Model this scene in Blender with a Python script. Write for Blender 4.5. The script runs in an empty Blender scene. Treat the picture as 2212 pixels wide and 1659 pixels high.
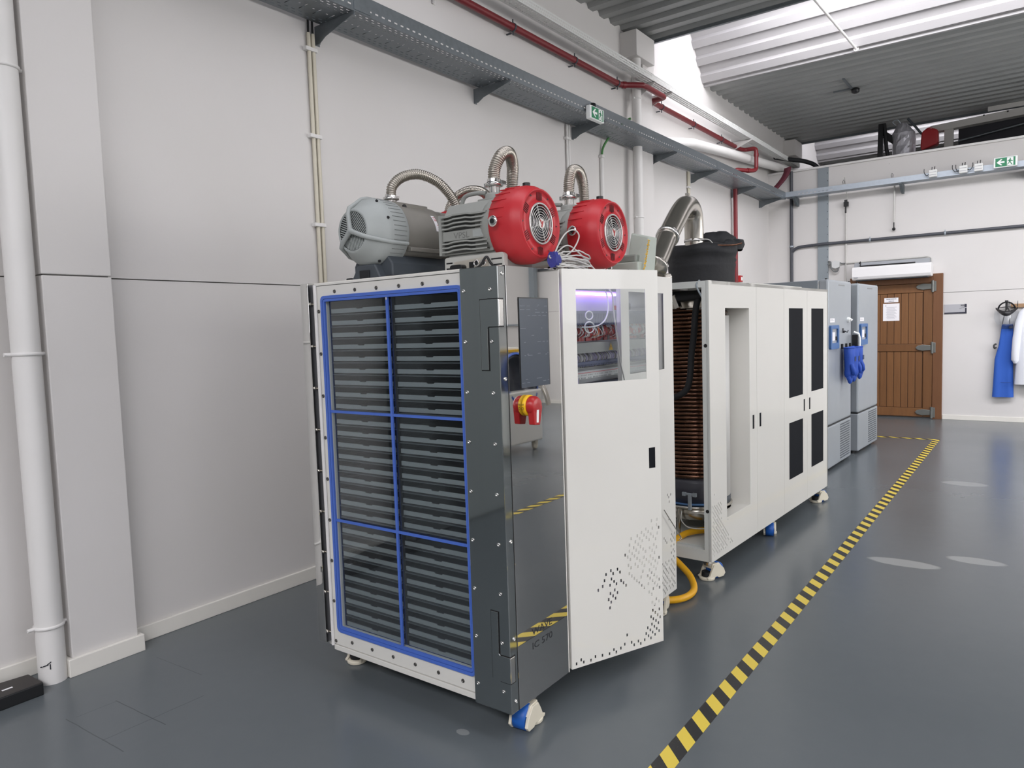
import bpy, math, random
from mathutils import Vector, Matrix
random.seed(11)
D = bpy.data
SC = bpy.context.scene
COL = SC.collection
PI = math.pi

# ------------------------------------------------------------------ camera
cd = D.cameras.new('camera')
cam = D.objects.new('camera', cd)
COL.objects.link(cam)
YAW, PITCH, ROLL, FPX = -0.636098, -0.0756012, -0.0326996, 1556.05
f0 = Vector((math.sin(YAW), math.cos(YAW), 0)); r0 = Vector((math.cos(YAW), -math.sin(YAW), 0)); u0 = Vector((0, 0, 1))
f1 = f0 * math.cos(PITCH) + u0 * math.sin(PITCH); u1 = -f0 * math.sin(PITCH) + u0 * math.cos(PITCH)
r2 = r0 * math.cos(ROLL) + u1 * math.sin(ROLL); u2 = -r0 * math.sin(ROLL) + u1 * math.cos(ROLL)
cam.matrix_world = Matrix(((r2.x, u2.x, -f1.x, 3.733), (r2.y, u2.y, -f1.y, 0.0), (r2.z, u2.z, -f1.z, 1.55), (0, 0, 0, 1)))
cd.sensor_fit = 'HORIZONTAL'; cd.sensor_width = 36.0; cd.lens = 36.0 * FPX / 2212.0
cd.clip_start = 0.05; cd.clip_end = 200
SC.camera = cam

# ------------------------------------------------------------------ world, daylight, exposure
w = D.worlds.new('world'); SC.world = w; w.use_nodes = True
w.node_tree.nodes['Background'].inputs[0].default_value = (0.80, 0.86, 1.0, 1)
w.node_tree.nodes['Background'].inputs[1].default_value = 1.0
SC.view_settings.view_transform = 'Standard'; SC.view_settings.look = 'None'
SC.view_settings.exposure = -0.06; SC.view_settings.gamma = 1.0
SC.view_settings.use_curve_mapping = False
BAYS = [-4.45, 1.65, 7.75, 13.85]          # near edges of the four rooflights
ROOFZ, OPEN = 4.73, 1.87
SKY = {-4.45: 450.0, 1.65: 85.0, 7.75: 350.0, 13.85: 170.0}
RIDGE = 1.05                               # ridge offset and rise of each rooflight
def area_light(name, c, zx, dirv, sx, sy, energy, col):
    ld = D.lights.new(name, 'AREA'); ld.shape = 'RECTANGLE'; ld.size = sx; ld.size_y = sy; ld.energy = energy; ld.color = col
    lo = D.objects.new(name, ld); COL.objects.link(lo)
    zz = -Vector(dirv).normalized(); zx = Vector(zx); zy = zz.cross(zx)
    lo.matrix_world = Matrix(((zx.x, zy.x, zz.x, c[0]), (zx.y, zy.y, zz.y, c[1]), (zx.z, zy.z, zz.z, c[2]), (0, 0, 0, 1)))
    return lo
for ya in BAYS:                            # daylight entering through each rooflight glazing
    area_light('rooflight_daylight', (4.85, ya + 0.60, 5.30), (1, 0, 0), (0, 1.0, -1.0), 7.9, 1.30, SKY[ya], (0.975, 0.96, 1.0))
SIDEPOW = [26.0, 22.0, 18.0, 80.0, 115.0]
ADDED_SIDEWIN = [(-3.6, -1.2), (-0.7, 1.7), (2.2, 4.6), (5.1, 7.5), (8.0, 10.2)]      # unseen windows added in the opposite wall for sideways light
SIDEZ = (1.55, 3.25)
for (y0, y1), pw in zip(ADDED_SIDEWIN, SIDEPOW):
    area_light('added_side_light', (9.02, (y0 + y1) / 2, sum(SIDEZ) / 2), (0, 1, 0), (-1, 0, -0.12), y1 - y0 - 0.1, SIDEZ[1] - SIDEZ[0] - 0.1, pw, (1.0, 0.985, 0.955))  # fill lights set in the added windows, brightening the faces turned their way

# ------------------------------------------------------------------ mesh helpers
def V(*a): return Vector(a)

class MB:
    """collects faces of one mesh part"""
    def __init__(s): s.v = []; s.f = []; s.sm = []
    def add(s, vs, fs, smooth=False):
        o = len(s.v); s.v += [tuple(p) for p in vs]
        s.f += [tuple(i + o for i in f) for f in fs]; s.sm += [smooth] * len(fs)
        return s
    def box(s, x0, x1, y0, y1, z0, z1):
        return s.hexa([(x0, y0, z0), (x1, y0, z0), (x1, y1, z0), (x0, y1, z0), (x0, y0, z1), (x1, y0, z1), (x1, y1, z1), (x0, y1, z1)])
    def hexa(s, c):
        return s.add(c, [(3, 2, 1, 0), (4, 5, 6, 7), (0, 1, 5, 4), (1, 2, 6, 5), (2, 3, 7, 6), (3, 0, 4, 7)])
    def obox(s, c, size, ax, ay=None):
        """box centred at c, local x axis ax, local y axis ay"""
        ax = Vector(ax).normalized(); ay = Vector(ay).normalized() if ay else ax.orthogonal().normalized()
        ay = (ay - ax * ay.dot(ax)).normalized(); az = ax.cross(ay); c = Vector(c)
        hx, hy, hz = size[0] / 2, size[1] / 2, size[2] / 2
        P = lambda a, b, d: c + ax * a * hx + ay * b * hy + az * d * hz
        return s.hexa([P(-1, -1, -1), P(1, -1, -1), P(1, 1, -1), P(-1, 1, -1), P(-1, -1, 1), P(1, -1, 1), P(1, 1, 1), P(-1, 1, 1)])
    def cyl(s, p0, p1, r, n=16, r1=None, caps=True):
        p0 = Vector(p0); p1 = Vector(p1); a = (p1 - p0).normalized()
        u = a.orthogonal().normalized(); w_ = a.cross(u); r1 = r if r1 is None else r1
        vs = []
        for k in range(n):
            t = 2 * PI * k / n; d = u * math.cos(t) + w_ * math.sin(t)
            vs.append(p0 + d * r); vs.append(p1 + d * r1)
        s.add(vs, [(2 * k, 2 * ((k + 1) % n), 2 * ((k + 1) % n) + 1, 2 * k + 1) for k in range(n)], True)
        if caps:
            s.add([vs[2 * k] for k in range(n)], [tuple(reversed(range(n)))]); s.add([vs[2 * k + 1] for k in range(n)], [tuple(range(n))])
        return s
    def lathe(s, p, axis, prof, n=24, smooth=True, u=None, cap=True):
        """prof: (radius, height along axis) list; profile is swept about the axis"""
        p = Vector(p); a = Vector(axis).normalized(); u = Vector(u) if u else a.orthogonal().normalized(); w_ = a.cross(u)
        vs = []; m = len(prof)
        for k in range(n):
            t = 2 * PI * k / n; d = u * math.cos(t) + w_ * math.sin(t)
            vs += [p + d * r + a * h for r, h in prof]
        fs = []
        for k in range(n):
            k2 = (k + 1) % n
            for j in range(m - 1):
                fs.append((k * m + j, k2 * m + j, k2 * m + j + 1, k * m + j + 1))
        s.add(vs, fs, smooth)
        if cap and prof[0][0] > 1e-6: s.add([vs[k * m] for k in range(n)], [tuple(reversed(range(n)))])
        if cap and prof[-1][0] > 1e-6: s.add([vs[k * m + m - 1] for k in range(n)], [tuple(range(n))])
        return s
    def tube(s, pts, r, n=8, caps=True, closed=False):
        P = [Vector(p) for p in pts]; m = len(P)
        R = r if isinstance(r, (list, tuple)) else [r] * m
        T = []
        for i in range(m):
            a = P[(i - 1) % m] if closed else P[max(i - 1, 0)]; b = P[(i + 1) % m] if closed else P[min(i + 1, m - 1)]
            T.append((b - a).normalized())
        u = T[0].orthogonal().normalized(); vs = []
        for i in range(m):
            u = (u - T[i] * u.dot(T[i])).normalized(); w_ = T[i].cross(u)
            for k in range(n):
                t = 2 * PI * k / n; vs.append(P[i] + (u * math.cos(t) + w_ * math.sin(t)) * R[i])
        fs = []
        for i in range(m if closed else m - 1):
            i2 = (i + 1) % m
            for k in range(n):
                k2 = (k + 1) % n; fs.append((i * n + k, i * n + k2, i2 * n + k2, i2 * n + k))
        s.add(vs, fs, True)
        if caps and not closed:
            s.add(vs[:n], [tuple(reversed(range(n)))]); s.add(vs[-n:], [tuple(range(n))])
        return s
    def prism(s, poly, ax, a, b):
        """polygon (u,v) extruded along ax from a to b ; x:(y,z) y:(x,z) z:(x,y)"""
        M = {'x': lambda u, v, t: (t, u, v), 'y': lambda u, v, t: (u, t, v), 'z': lambda u, v, t: (u, v, t)}[ax]
        n = len(poly); vs = [M(u, v, a) for u, v in poly] + [M(u, v, b) for u, v in poly]
        fs = [tuple(reversed(range(n))), tuple(range(n, 2 * n))] + [(k, (k + 1) % n, n + (k + 1) % n, n + k) for k in range(n)]
        return s.add(vs, fs)
    def plate(s, M, u0, u1, v0, v1, w0, w1, holes):
        """flat plate with rectangular holes (ua,ub,va,vb); M(u,v,w) -> xyz"""
        us = sorted({u0, u1} | {min(max(x, u0), u1) for h in holes for x in h[:2]})
        for a, b in zip(us[:-1], us[1:]):
            if b - a < 1e-6: continue
            c = (a + b) / 2
            hs = sorted((h[2], h[3]) for h in holes if h[0] < c < h[1])
            lo = v0; runs = []
            for ha, hb in hs:
                if ha > lo + 1e-6: runs.append((lo, ha))
                lo = max(lo, hb)
            if lo < v1 - 1e-6: runs.append((lo, v1))
            for ra, rb in runs:
                s.add([M(a, ra, w0), M(b, ra, w0), M(b, rb, w0), M(a, rb, w0)], [(3, 2, 1, 0)])
                s.add([M(a, ra, w1), M(b, ra, w1), M(b, rb, w1), M(a, rb, w1)], [(0, 1, 2, 3)])
        for (a, b, c, d) in list(holes) + [(u0, u1, v0, v1)]:
            q = [(a, c), (b, c), (b, d), (a, d)]
            vs = [M(u, v, w0) for u, v in q] + [M(u, v, w1) for u, v in q]
            s.add(vs, [(k, (k + 1) % 4, 4 + (k + 1) % 4, 4 + k) for k in range(4)])
        return s
    def sphere(s, c, r, n=12, m=8, sc=(1, 1, 1)):
        vs = [(c[0], c[1], c[2] + r * sc[2])]
        for j in range(1, m):
            ph = PI * j / m
            for k in range(n):
                t = 2 * PI * k / n
                vs.append((c[0] + r * sc[0] * math.sin(ph) * math.cos(t), c[1] + r * sc[1] * math.sin(ph) * math.sin(t), c[2] + r * sc[2] * math.cos(ph)))
        vs.append((c[0], c[1], c[2] - r * sc[2])); L = len(vs) - 1; fs = []
        for k in range(n):
            fs.append((0, 1 + k, 1 + (k + 1) % n)); fs.append((L, L - n + (k + 1) % n, L - n + k))
        for j in range(m - 2):
            for k in range(n):
                a = 1 + j * n + k; b = 1 + j * n + (k + 1) % n; fs.append((a, a + n, b + n, b))
        return s.add(vs, fs, True)
    def grid(s, rows, smooth=True, closed=False):
        """rows of points skinned into a sheet"""
        n = len(rows[0]); vs = [p for r in rows for p in r]; fs = []
        for j in range(len(rows) - 1):
            for k in range(n if closed else n - 1):
                k2 = (k + 1) % n; fs.append((j * n + k, j * n + k2, (j + 1) * n + k2, (j + 1) * n + k))
        return s.add(vs, fs, smooth)

TF = {}                                     # world matrix of every thing
def root_of(o):
    while o.parent: o = o.parent
    return o
def mesh_of(mb, name, mat, M=None):
    me = D.meshes.new(name)
    vs = [tuple(M @ Vector(p)) for p in mb.v] if M is not None else mb.v
    me.from_pydata(vs, [], mb.f); me.polygons.foreach_set('use_smooth', mb.sm); me.update()
    me.materials.append(mat)
    return me
def bev(o, w_, seg=2):
    m = o.modifiers.new('edge', 'BEVEL'); m.width = w_; m.segments = seg; m.limit_method = 'ANGLE'; m.angle_limit = 0.7
    m.harden_normals = False
    return o
def props(o, label=None, cat=None, group=None, kind=None):
    if label: o['label'] = label
    if cat: o['category'] = cat
    if group: o['group'] = group
    if kind: o['kind'] = kind
    return o
def thing(name, label, cat, loc, rotz=0.0, group=None, kind=None):
    o = D.objects.new(name, None); COL.objects.link(o); o.empty_display_size = 0.1
    o.location = loc; o.rotation_euler = (0, 0, rotz)
    TF[o.name] = Matrix.Translation(loc) @ Matrix.Rotation(rotz, 4, 'Z')
    return props(o, label, cat, group, kind)
def part(mb, name, mat, parent, local=False, label=None, bevel=0, kind=None):
    """a mesh under a thing; coordinates are world ones unless local"""
    M = None if local else TF[root_of(parent).name].inverted()
    o = D.objects.new(name, mesh_of(mb, name, mat, M)); COL.objects.link(o); o.parent = parent
    if label: o['label'] = label
    if kind: o['kind'] = kind
    if bevel: bev(o, bevel)
    return o
def solo(mb, name, mat, label=None, cat=None, loc=None, group=None, kind=None, bevel=0):
    if loc is None:
        xs = [p[0] for p in mb.v]; ys = [p[1] for p in mb.v]; zs = [p[2] for p in mb.v]
        loc = ((min(xs) + max(xs)) / 2, (min(ys) + max(ys)) / 2, min(zs))
    o = D.objects.new(name, mesh_of(mb, name, mat, Matrix.Translation(loc).inverted())); COL.objects.link(o); o.location = loc
    TF[o.name] = Matrix.Translation(loc)
    if bevel: bev(o, bevel)
    return props(o, label, cat, group, kind)
def sub(o, me, name, parent, loc=(0, 0, 0), rot=(0, 0, 0)):
    """another copy of shared mesh data placed in the thing's frame"""
    c = D.objects.new(name, me); COL.objects.link(c); c.parent = parent; c.location = loc; c.rotation_euler = rot
    return c
def dup(root, loc, rotz=0.0, label=None, group=None):
    r = root.copy(); COL.objects.link(r); r.location = loc; r.rotation_euler = (0, 0, rotz)
    TF[r.name] = Matrix.Translation(loc) @ Matrix.Rotation(rotz, 4, 'Z')
    if label: r['label'] = label
    if group: r['group'] = group
    for ch in list(root.children):
        c = ch.copy(); COL.objects.link(c); c.parent = r
        for g in list(ch.children):
            d = g.copy(); COL.objects.link(d); d.parent = c
    return r
def cr(pts, n=8):
    """smooth path through points"""
    P = [Vector(p) for p in pts]; P = [P[0] * 2 - P[1]] + P + [P[-1] * 2 - P[-2]]; out = []
    for i in range(1, len(P) - 2):
        a, b, c, d = P[i - 1:i + 3]
        for k in range(n):
            t = k / n
            out.append(0.5 * ((2 * b) + (c - a) * t + (2 * a - 5 * b + 4 * c - d) * t * t + (3 * b - a - 3 * c + d) * t ** 3))
    out.append(P[-2]); return out
def resample(pts, step):
    out = [pts[0]]; acc = 0.0
    for a, b in zip(pts[:-1], pts[1:]):
        L = (b - a).length; t = step - acc
        while t <= L:
            out.append(a + (b - a) * (t / L)); t += step
        acc = (acc + L) % step
    out.append(pts[-1]); return out
def bellows(pts, r, step=0.00225, n=18, depth=0.17):
    P = resample(cr(pts, 12), step); prof = (1.0, 1 - depth * 0.55, 1 - depth, 1 - depth * 0.55)
    return MB().tube(P, [r * prof[i % 4] for i in range(len(P))], n)
def text(mb, s, org, ud, vd, w_, h, ext=0.0006, align='L'):
    """lettering scaled into a w x h box whose lower corner is org"""
    cu = D.curves.new('t', 'FONT'); cu.body = s; cu.extrude = 0.0; cu.resolution_u = 3
    ob = D.objects.new('t', cu); COL.objects.link(ob)
    dg = bpy.context.evaluated_depsgraph_get(); me = D.meshes.new_from_object(ob.evaluated_get(dg))
    xs = [v.co.x for v in me.vertices]; ys = [v.co.y for v in me.vertices]
    sx = w_ / (max(xs) - min(xs)); sy = h / (max(ys) - min(ys)); x0 = min(xs); y0 = min(ys)
    org = Vector(org); ud = Vector(ud).normalized(); vd = Vector(vd).normalized(); nd = ud.cross(vd)
    mb.add([org + ud * (v.co.x - x0) * sx + vd * (v.co.y - y0) * sy + nd * ext for v in me.vertices], [tuple(p.vertices) for p in me.polygons])
    D.objects.remove(ob); D.curves.remove(cu); D.meshes.remove(me)
    return mb
def rrect(x0, x1, y0, y1, r, n=5):
    out = []
    for cx, cy, a in ((x1 - r, y1 - r, 0), (x0 + r, y1 - r, PI / 2), (x0 + r, y0 + r, PI), (x1 - r, y0 + r, 1.5 * PI)):
        out += [(cx + r * math.cos(a + PI / 2 * k / n), cy + r * math.sin(a + PI / 2 * k / n)) for k in range(n + 1)]
    return out
def ring_prism(mb, outer, inner, ax, a, b):
    M = {'x': lambda u, v, t: (t, u, v), 'y': lambda u, v, t: (u, t, v), 'z': lambda u, v, t: (u, v, t)}[ax]
    n = len(outer); vs = [M(u, v, t) for t in (a, b) for L in (outer, inner) for u, v in L]
    fs = []
    for k in range(n):
        k2 = (k + 1) % n
        fs += [(k, k2, n + k2, n + k), (2 * n + k, 3 * n + k, 3 * n + k2, 2 * n + k2), (k, 2 * n + k, 2 * n + k2, k2), (n + k, n + k2, 3 * n + k2, 3 * n + k)]
    mb.add(vs, fs); return mb

# ------------------------------------------------------------------ materials
def lin(c):
    c /= 255.0
    return c / 12.92 if c <= 0.04045 else ((c + 0.055) / 1.055) ** 2.4
def rgb(r, g, b): return (lin(r), lin(g), lin(b), 1)
MATS = {}
def mat(name, col, rough=0.5, metal=0.0, noise=None, bump=None, coat=0.0, emit=None, spec=None, scratch=None):
    """col sRGB 0-255; noise (scale, amount) shifts value; bump (scale, strength)"""
    if name in MATS: return MATS[name]
    m = D.materials.new(name); m.use_nodes = True; nt = m.node_tree; b = nt.nodes['Principled BSDF']
    c = rgb(*col); b.inputs['Base Color'].default_value = c
    b.inputs['Roughness'].default_value = rough; b.inputs['Metallic'].default_value = metal
    if coat: b.inputs['Coat Weight'].default_value = coat; b.inputs['Coat Roughness'].default_value = 0.05
    if spec is not None: b.inputs['Specular IOR Level'].default_value = spec
    if emit: b.inputs['Emission Color'].default_value = rgb(*emit[0]); b.inputs['Emission Strength'].default_value = emit[1]
    tc = nt.nodes.new('ShaderNodeTexCoord')
    if noise:
        n = nt.nodes.new('ShaderNodeTexNoise'); n.inputs['Scale'].default_value = noise[0]; n.inputs['Detail'].default_value = 5
        nt.links.new(tc.outputs['Object'], n.inputs['Vector'])
        r = nt.nodes.new('ShaderNodeMapRange'); r.inputs[1].default_value = 0.25; r.inputs[2].default_value = 0.75
        r.inputs[3].default_value = 1 - noise[1]; r.inputs[4].default_value = 1 + noise[1]
        nt.links.new(n.outputs['Fac'], r.inputs[0])
        mx = nt.nodes.new('ShaderNodeVectorMath'); mx.operation = 'SCALE'; mx.inputs[0].default_value = c[:3]
        nt.links.new(r.outputs[0], mx.inputs['Scale']); nt.links.new(mx.outputs[0], b.inputs['Base Color'])
        r2_ = nt.nodes.new('ShaderNodeMapRange'); r2_.inputs[1].default_value = 0.3; r2_.inputs[2].default_value = 0.7
        r2_.inputs[3].default_value = rough * 0.92; r2_.inputs[4].default_value = min(1, rough * 1.1)
        nt.links.new(n.outputs['Fac'], r2_.inputs[0]); nt.links.new(r2_.outputs[0], b.inputs['Roughness'])
    if bump:
        n = nt.nodes.new('ShaderNodeTexNoise'); n.inputs['Scale'].default_value = bump[0]; n.inputs['Detail'].default_value = 3
        nt.links.new(tc.outputs['Object'], n.inputs['Vector'])
        bp = nt.nodes.new('ShaderNodeBump'); bp.inputs['Strength'].default_value = bump[1]; bp.inputs['Distance'].default_value = 0.004
        nt.links.new(n.outputs['Fac'], bp.inputs['Height']); nt.links.new(bp.outputs[0], b.inputs['Normal'])
    MATS[name] = m
    return m
def nd(nt, t, **k):
    n = nt.nodes.new(t)
    for a, v in k.items(): setattr(n, a, v)
    return n
def mth(nt, op, a, b=None, c=None):
    n = nt.nodes.new('ShaderNodeMath'); n.operation = op
    for i, x in enumerate((a, b, c)):
        if x is None: continue
        if isinstance(x, (int, float)): n.inputs[i].default_value = x
        else: nt.links.new(x, n.inputs[i])
    return n.outputs[0]
def mixc(nt, fac, a, b):
    n = nt.nodes.new('ShaderNodeMix'); n.data_type = 'RGBA'
    if isinstance(fac, (int, float)): n.inputs[0].default_value = fac
    else: nt.links.new(fac, n.inputs[0])
    for i, x in ((6, a), (7, b)):
        if isinstance(x, tuple): n.inputs[i].default_value = x
        else: nt.links.new(x, n.inputs[i])
    return n.outputs[2]

def mat_wall():
    m = D.materials.new('painted_wall'); m.use_nodes = True; nt = m.node_tree; b = nt.nodes['Principled BSDF']
    geo = nd(nt, 'ShaderNodeNewGeometry'); P = geo.outputs['Position']
    n1 = nd(nt, 'ShaderNodeTexNoise'); n1.inputs['Scale'].default_value = 1.1; n1.inputs['Detail'].default_value = 6; nt.links.new(P, n1.inputs['Vector'])
    base = mixc(nt, n1.outputs['Fac'], rgb(207, 204, 200), rgb(217, 214, 212))
    v = nd(nt, 'ShaderNodeTexVoronoi'); v.inputs['Scale'].default_value = 2.1; nt.links.new(P, v.inputs['Vector'])
    n2 = nd(nt, 'ShaderNodeTexNoise'); n2.inputs['Scale'].default_value = 30; nt.links.new(P, n2.inputs['Vector'])
    d = mth(nt, 'ADD', v.outputs['Distance'], mth(nt, 'MULTIPLY', mth(nt, 'SUBTRACT', n2.outputs['Fac'], 0.5), 0.05))
    spot = mth(nt, 'LESS_THAN', d, 0.018)
    spot = mth(nt, 'MULTIPLY', spot, mth(nt, 'GREATER_THAN', nt_sep(nt, v.outputs['Color']), 0.55))
    base = mixc(nt, mth(nt, 'MULTIPLY', spot, 0.45), base, rgb(112, 110, 107))
    nt.links.new(base, b.inputs['Base Color'])
    b.inputs['Roughness'].default_value = 0.55
    n3 = nd(nt, 'ShaderNodeTexNoise'); n3.inputs['Scale'].default_value = 60; nt.links.new(P, n3.inputs['Vector'])
    bp = nd(nt, 'ShaderNodeBump'); bp.inputs['Strength'].default_value = 0.12; bp.inputs['Distance'].default_value = 0.002
    nt.links.new(n3.outputs['Fac'], bp.inputs['Height']); nt.links.new(bp.outputs[0], b.inputs['Normal'])
    return m
def nt_sep(nt, col):
    s = nd(nt, 'ShaderNodeSeparateColor'); nt.links.new(col, s.inputs[0]); return s.outputs[0]

def mat_floor():
    m = D.materials.new('painted_floor'); m.use_nodes = True; nt = m.node_tree; b = nt.nodes['Principled BSDF']
    geo = nd(nt, 'ShaderNodeNewGeometry'); P = geo.outputs['Position']
    sx = nd(nt, 'ShaderNodeSeparateXYZ'); nt.links.new(P, sx.inputs[0]); X, Y = sx.outputs[0], sx.outputs[1]
    n1 = nd(nt, 'ShaderNodeTexNoise'); n1.inputs['Scale'].default_value = 0.9; n1.inputs['Detail'].default_value = 6; nt.links.new(P, n1.inputs['Vector'])
    n2 = nd(nt, 'ShaderNodeTexNoise'); n2.inputs['Scale'].default_value = 14; n2.inputs['Detail'].default_value = 4; nt.links.new(P, n2.inputs['Vector'])
    base = mixc(nt, n1.outputs['Fac'], rgb(88, 94, 98), rgb(98, 104, 107))
    base = mixc(nt, mth(nt, 'MULTIPLY', mth(nt, 'SUBTRACT', n2.outputs['Fac'], 0.35), 0.10), base, rgb(118, 123, 125))
    wob = mth(nt, 'MULTIPLY', mth(nt, 'SUBTRACT', n2.outputs['Fac'], 0.5), 0.5)
    # worn pale patches (cx, cy, rx, ry)
    for cx, cy, rx, ry, k in ((3.05, 5.02, 0.20, 0.075, 0.55), (3.42, 5.28, 0.16, 0.07, 0.5), (3.18, 7.7, 0.18, 0.10, 0.3), (1.95, 2.02, 0.03, 0.02, 0.35)):
        dx = mth(nt, 'DIVIDE', mth(nt, 'SUBTRACT', X, cx), rx); dy = mth(nt, 'DIVIDE', mth(nt, 'SUBTRACT', Y, cy), ry)
        d = mth(nt, 'ADD', mth(nt, 'ADD', mth(nt, 'MULTIPLY', dx, dx), mth(nt, 'MULTIPLY', dy, dy)), wob)
        f = nd(nt, 'ShaderNodeMapRange'); f.inputs[1].default_value = 1.1; f.inputs[2].default_value = 0.8; f.inputs[3].default_value = 0; f.inputs[4].default_value = k
        nt.links.new(d, f.inputs[0]); base = mixc(nt, f.outputs[0], base, rgb(176, 178, 176))
    # old tile joints and scratches showing through the paint (x0,y0,x1,y1)
    for x0, y0, x1, y1, k in ((0.50, 1.19, 0.95, 1.21, 0.5), (0.52, 1.38, 0.90, 1.40, 0.55), (0.52, 1.22, 0.53, 1.38, 0.3), (0.80, 1.20, 0.81, 1.62, 0.4), (0.25, 1.7, 0.62, 1.72, 0.3)):
        L = math.hypot(x1 - x0, y1 - y0); ux, uy = (x1 - x0) / L, (y1 - y0) / L
        ax_, ay_ = mth(nt, 'SUBTRACT', X, x0), mth(nt, 'SUBTRACT', Y, y0)
        t = mth(nt, 'ADD', mth(nt, 'MULTIPLY', ax_, ux), mth(nt, 'MULTIPLY', ay_, uy))
        q = mth(nt, 'ABSOLUTE', mth(nt, 'ADD', mth(nt, 'SUBTRACT', mth(nt, 'MULTIPLY', ay_, ux), mth(nt, 'MULTIPLY', ax_, uy)), mth(nt, 'MULTIPLY', wob, 0.012)))
        f = mth(nt, 'MULTIPLY', mth(nt, 'LESS_THAN', q, 0.0022), mth(nt, 'MULTIPLY', mth(nt, 'GREATER_THAN', t, 0), mth(nt, 'LESS_THAN', t, L)))
        base = mixc(nt, mth(nt, 'MULTIPLY', f, k), base, rgb(45, 50, 55))
    nt.links.new(base, b.inputs['Base Color'])
    rr = nd(nt, 'ShaderNodeMapRange'); rr.inputs[3].default_value = 0.20; rr.inputs[4].default_value = 0.30; nt.links.new(n1.outputs['Fac'], rr.inputs[0])
    nt.links.new(rr.outputs[0], b.inputs['Roughness'])
    n3 = nd(nt, 'ShaderNodeTexNoise'); n3.inputs['Scale'].default_value = 6; n3.inputs['Detail'].default_value = 2; nt.links.new(P, n3.inputs['Vector'])
    bp = nd(nt, 'ShaderNodeBump'); bp.inputs['Strength'].default_value = 0.06; bp.inputs['Distance'].default_value = 0.01
    nt.links.new(n3.outputs['Fac'], bp.inputs['Height']); nt.links.new(bp.outputs[0], b.inputs['Normal'])
    return m
def mat_hazard(axis):
    m = D.materials.new('hazard_tape_' + axis); m.use_nodes = True; nt = m.node_tree; b = nt.nodes['Principled BSDF']
    geo = nd(nt, 'ShaderNodeNewGeometry'); P = geo.outputs['Position']
    sx = nd(nt, 'ShaderNodeSeparateXYZ'); nt.links.new(P, sx.inputs[0]); X, Y = sx.outputs[0], sx.outputs[1]
    t = mth(nt, 'ADD', mth(nt, 'ADD', X, Y), -2.6835 - 2.258 + 10 * 0.148)
    fr = mth(nt, 'FRACT', mth(nt, 'DIVIDE', t, 0.148))
    st = mth(nt, 'LESS_THAN', fr, 0.5)
    n = nd(nt, 'ShaderNodeTexNoise'); n.inputs['Scale'].default_value = 55; n.inputs['Detail'].default_value = 4; n.inputs['Distortion'].default_value = 2.0; nt.links.new(P, n.inputs['Vector'])
    wear = nd(nt, 'ShaderNodeMapRange'); wear.inputs[1].default_value = 0.62; wear.inputs[2].default_value = 0.70; wear.inputs[4].default_value = 0.4; nt.links.new(n.outputs['Fac'], wear.inputs[0])
    blk = mixc(nt, wear.outputs[0], rgb(36, 36, 38), rgb(110, 104, 70))
    yel = mixc(nt, mth(nt, 'MULTIPLY', wear.outputs[0], 0.3), rgb(222, 197, 76), rgb(150, 135, 70))
    nt.links.new(mixc(nt, st, blk, yel), b.inputs['Base Color']); b.inputs['Roughness'].default_value = 0.4
    return m
def mat_clear(name, tint=(255, 255, 255), refl=0.06, rough=0.02, haze=0.0, hazecol=(200, 205, 210)):
    m = D.materials.new(name); m.use_nodes = True; nt = m.node_tree
    for n in list(nt.nodes): nt.nodes.remove(n)
    out = nd(nt, 'ShaderNodeOutputMaterial'); tr = nd(nt, 'ShaderNodeBsdfTransparent'); tr.inputs[0].default_value = rgb(*tint)
    gl = nd(nt, 'ShaderNodeBsdfGlossy'); gl.inputs['Roughness'].default_value = rough; gl.inputs[0].default_value = (1, 1, 1, 1)
    fr = nd(nt, 'ShaderNodeFresnel'); fr.inputs[0].default_value = 1.45
    mx = nd(nt, 'ShaderNodeMixShader'); nt.links.new(mth(nt, 'MINIMUM', mth(nt, 'MULTIPLY', fr.outputs[0], refl / 0.04), 0.6), mx.inputs[0])
    nt.links.new(tr.outputs[0], mx.inputs[1]); nt.links.new(gl.outputs[0], mx.inputs[2]); o = mx.outputs[0]
    if haze:
        df = nd(nt, 'ShaderNodeBsdfDiffuse'); df.inputs[0].default_value = rgb(*hazecol)
        m2 = nd(nt, 'ShaderNodeMixShader'); m2.inputs[0].default_value = haze; nt.links.new(o, m2.inputs[1]); nt.links.new(df.outputs[0], m2.inputs[2]); o = m2.outputs[0]
        if name == 'door_acrylic':          # condensation gathers on the low part of the pane
            geo = nd(nt, 'ShaderNodeNewGeometry'); s3 = nd(nt, 'ShaderNodeSeparateXYZ'); nt.links.new(geo.outputs['Position'], s3.inputs[0])
            nz = nd(nt, 'ShaderNodeTexNoise'); nz.inputs['Scale'].default_value = 4; nt.links.new(geo.outputs['Position'], nz.inputs['Vector'])
            h = mth(nt, 'ADD', s3.outputs[2], mth(nt, 'MULTIPLY', nz.outputs['Fac'], 0.5))
            r_ = nd(nt, 'ShaderNodeMapRange'); r_.inputs[1].default_value = 1.35; r_.inputs[2].default_value = 0.55; r_.inputs[3].default_value = 0.008; r_.inputs[4].default_value = haze
            nt.links.new(h, r_.inputs[0]); nt.links.new(r_.outputs[0], m2.inputs[0])
    nt.links.new(o, out.inputs[0]); return m
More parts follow.
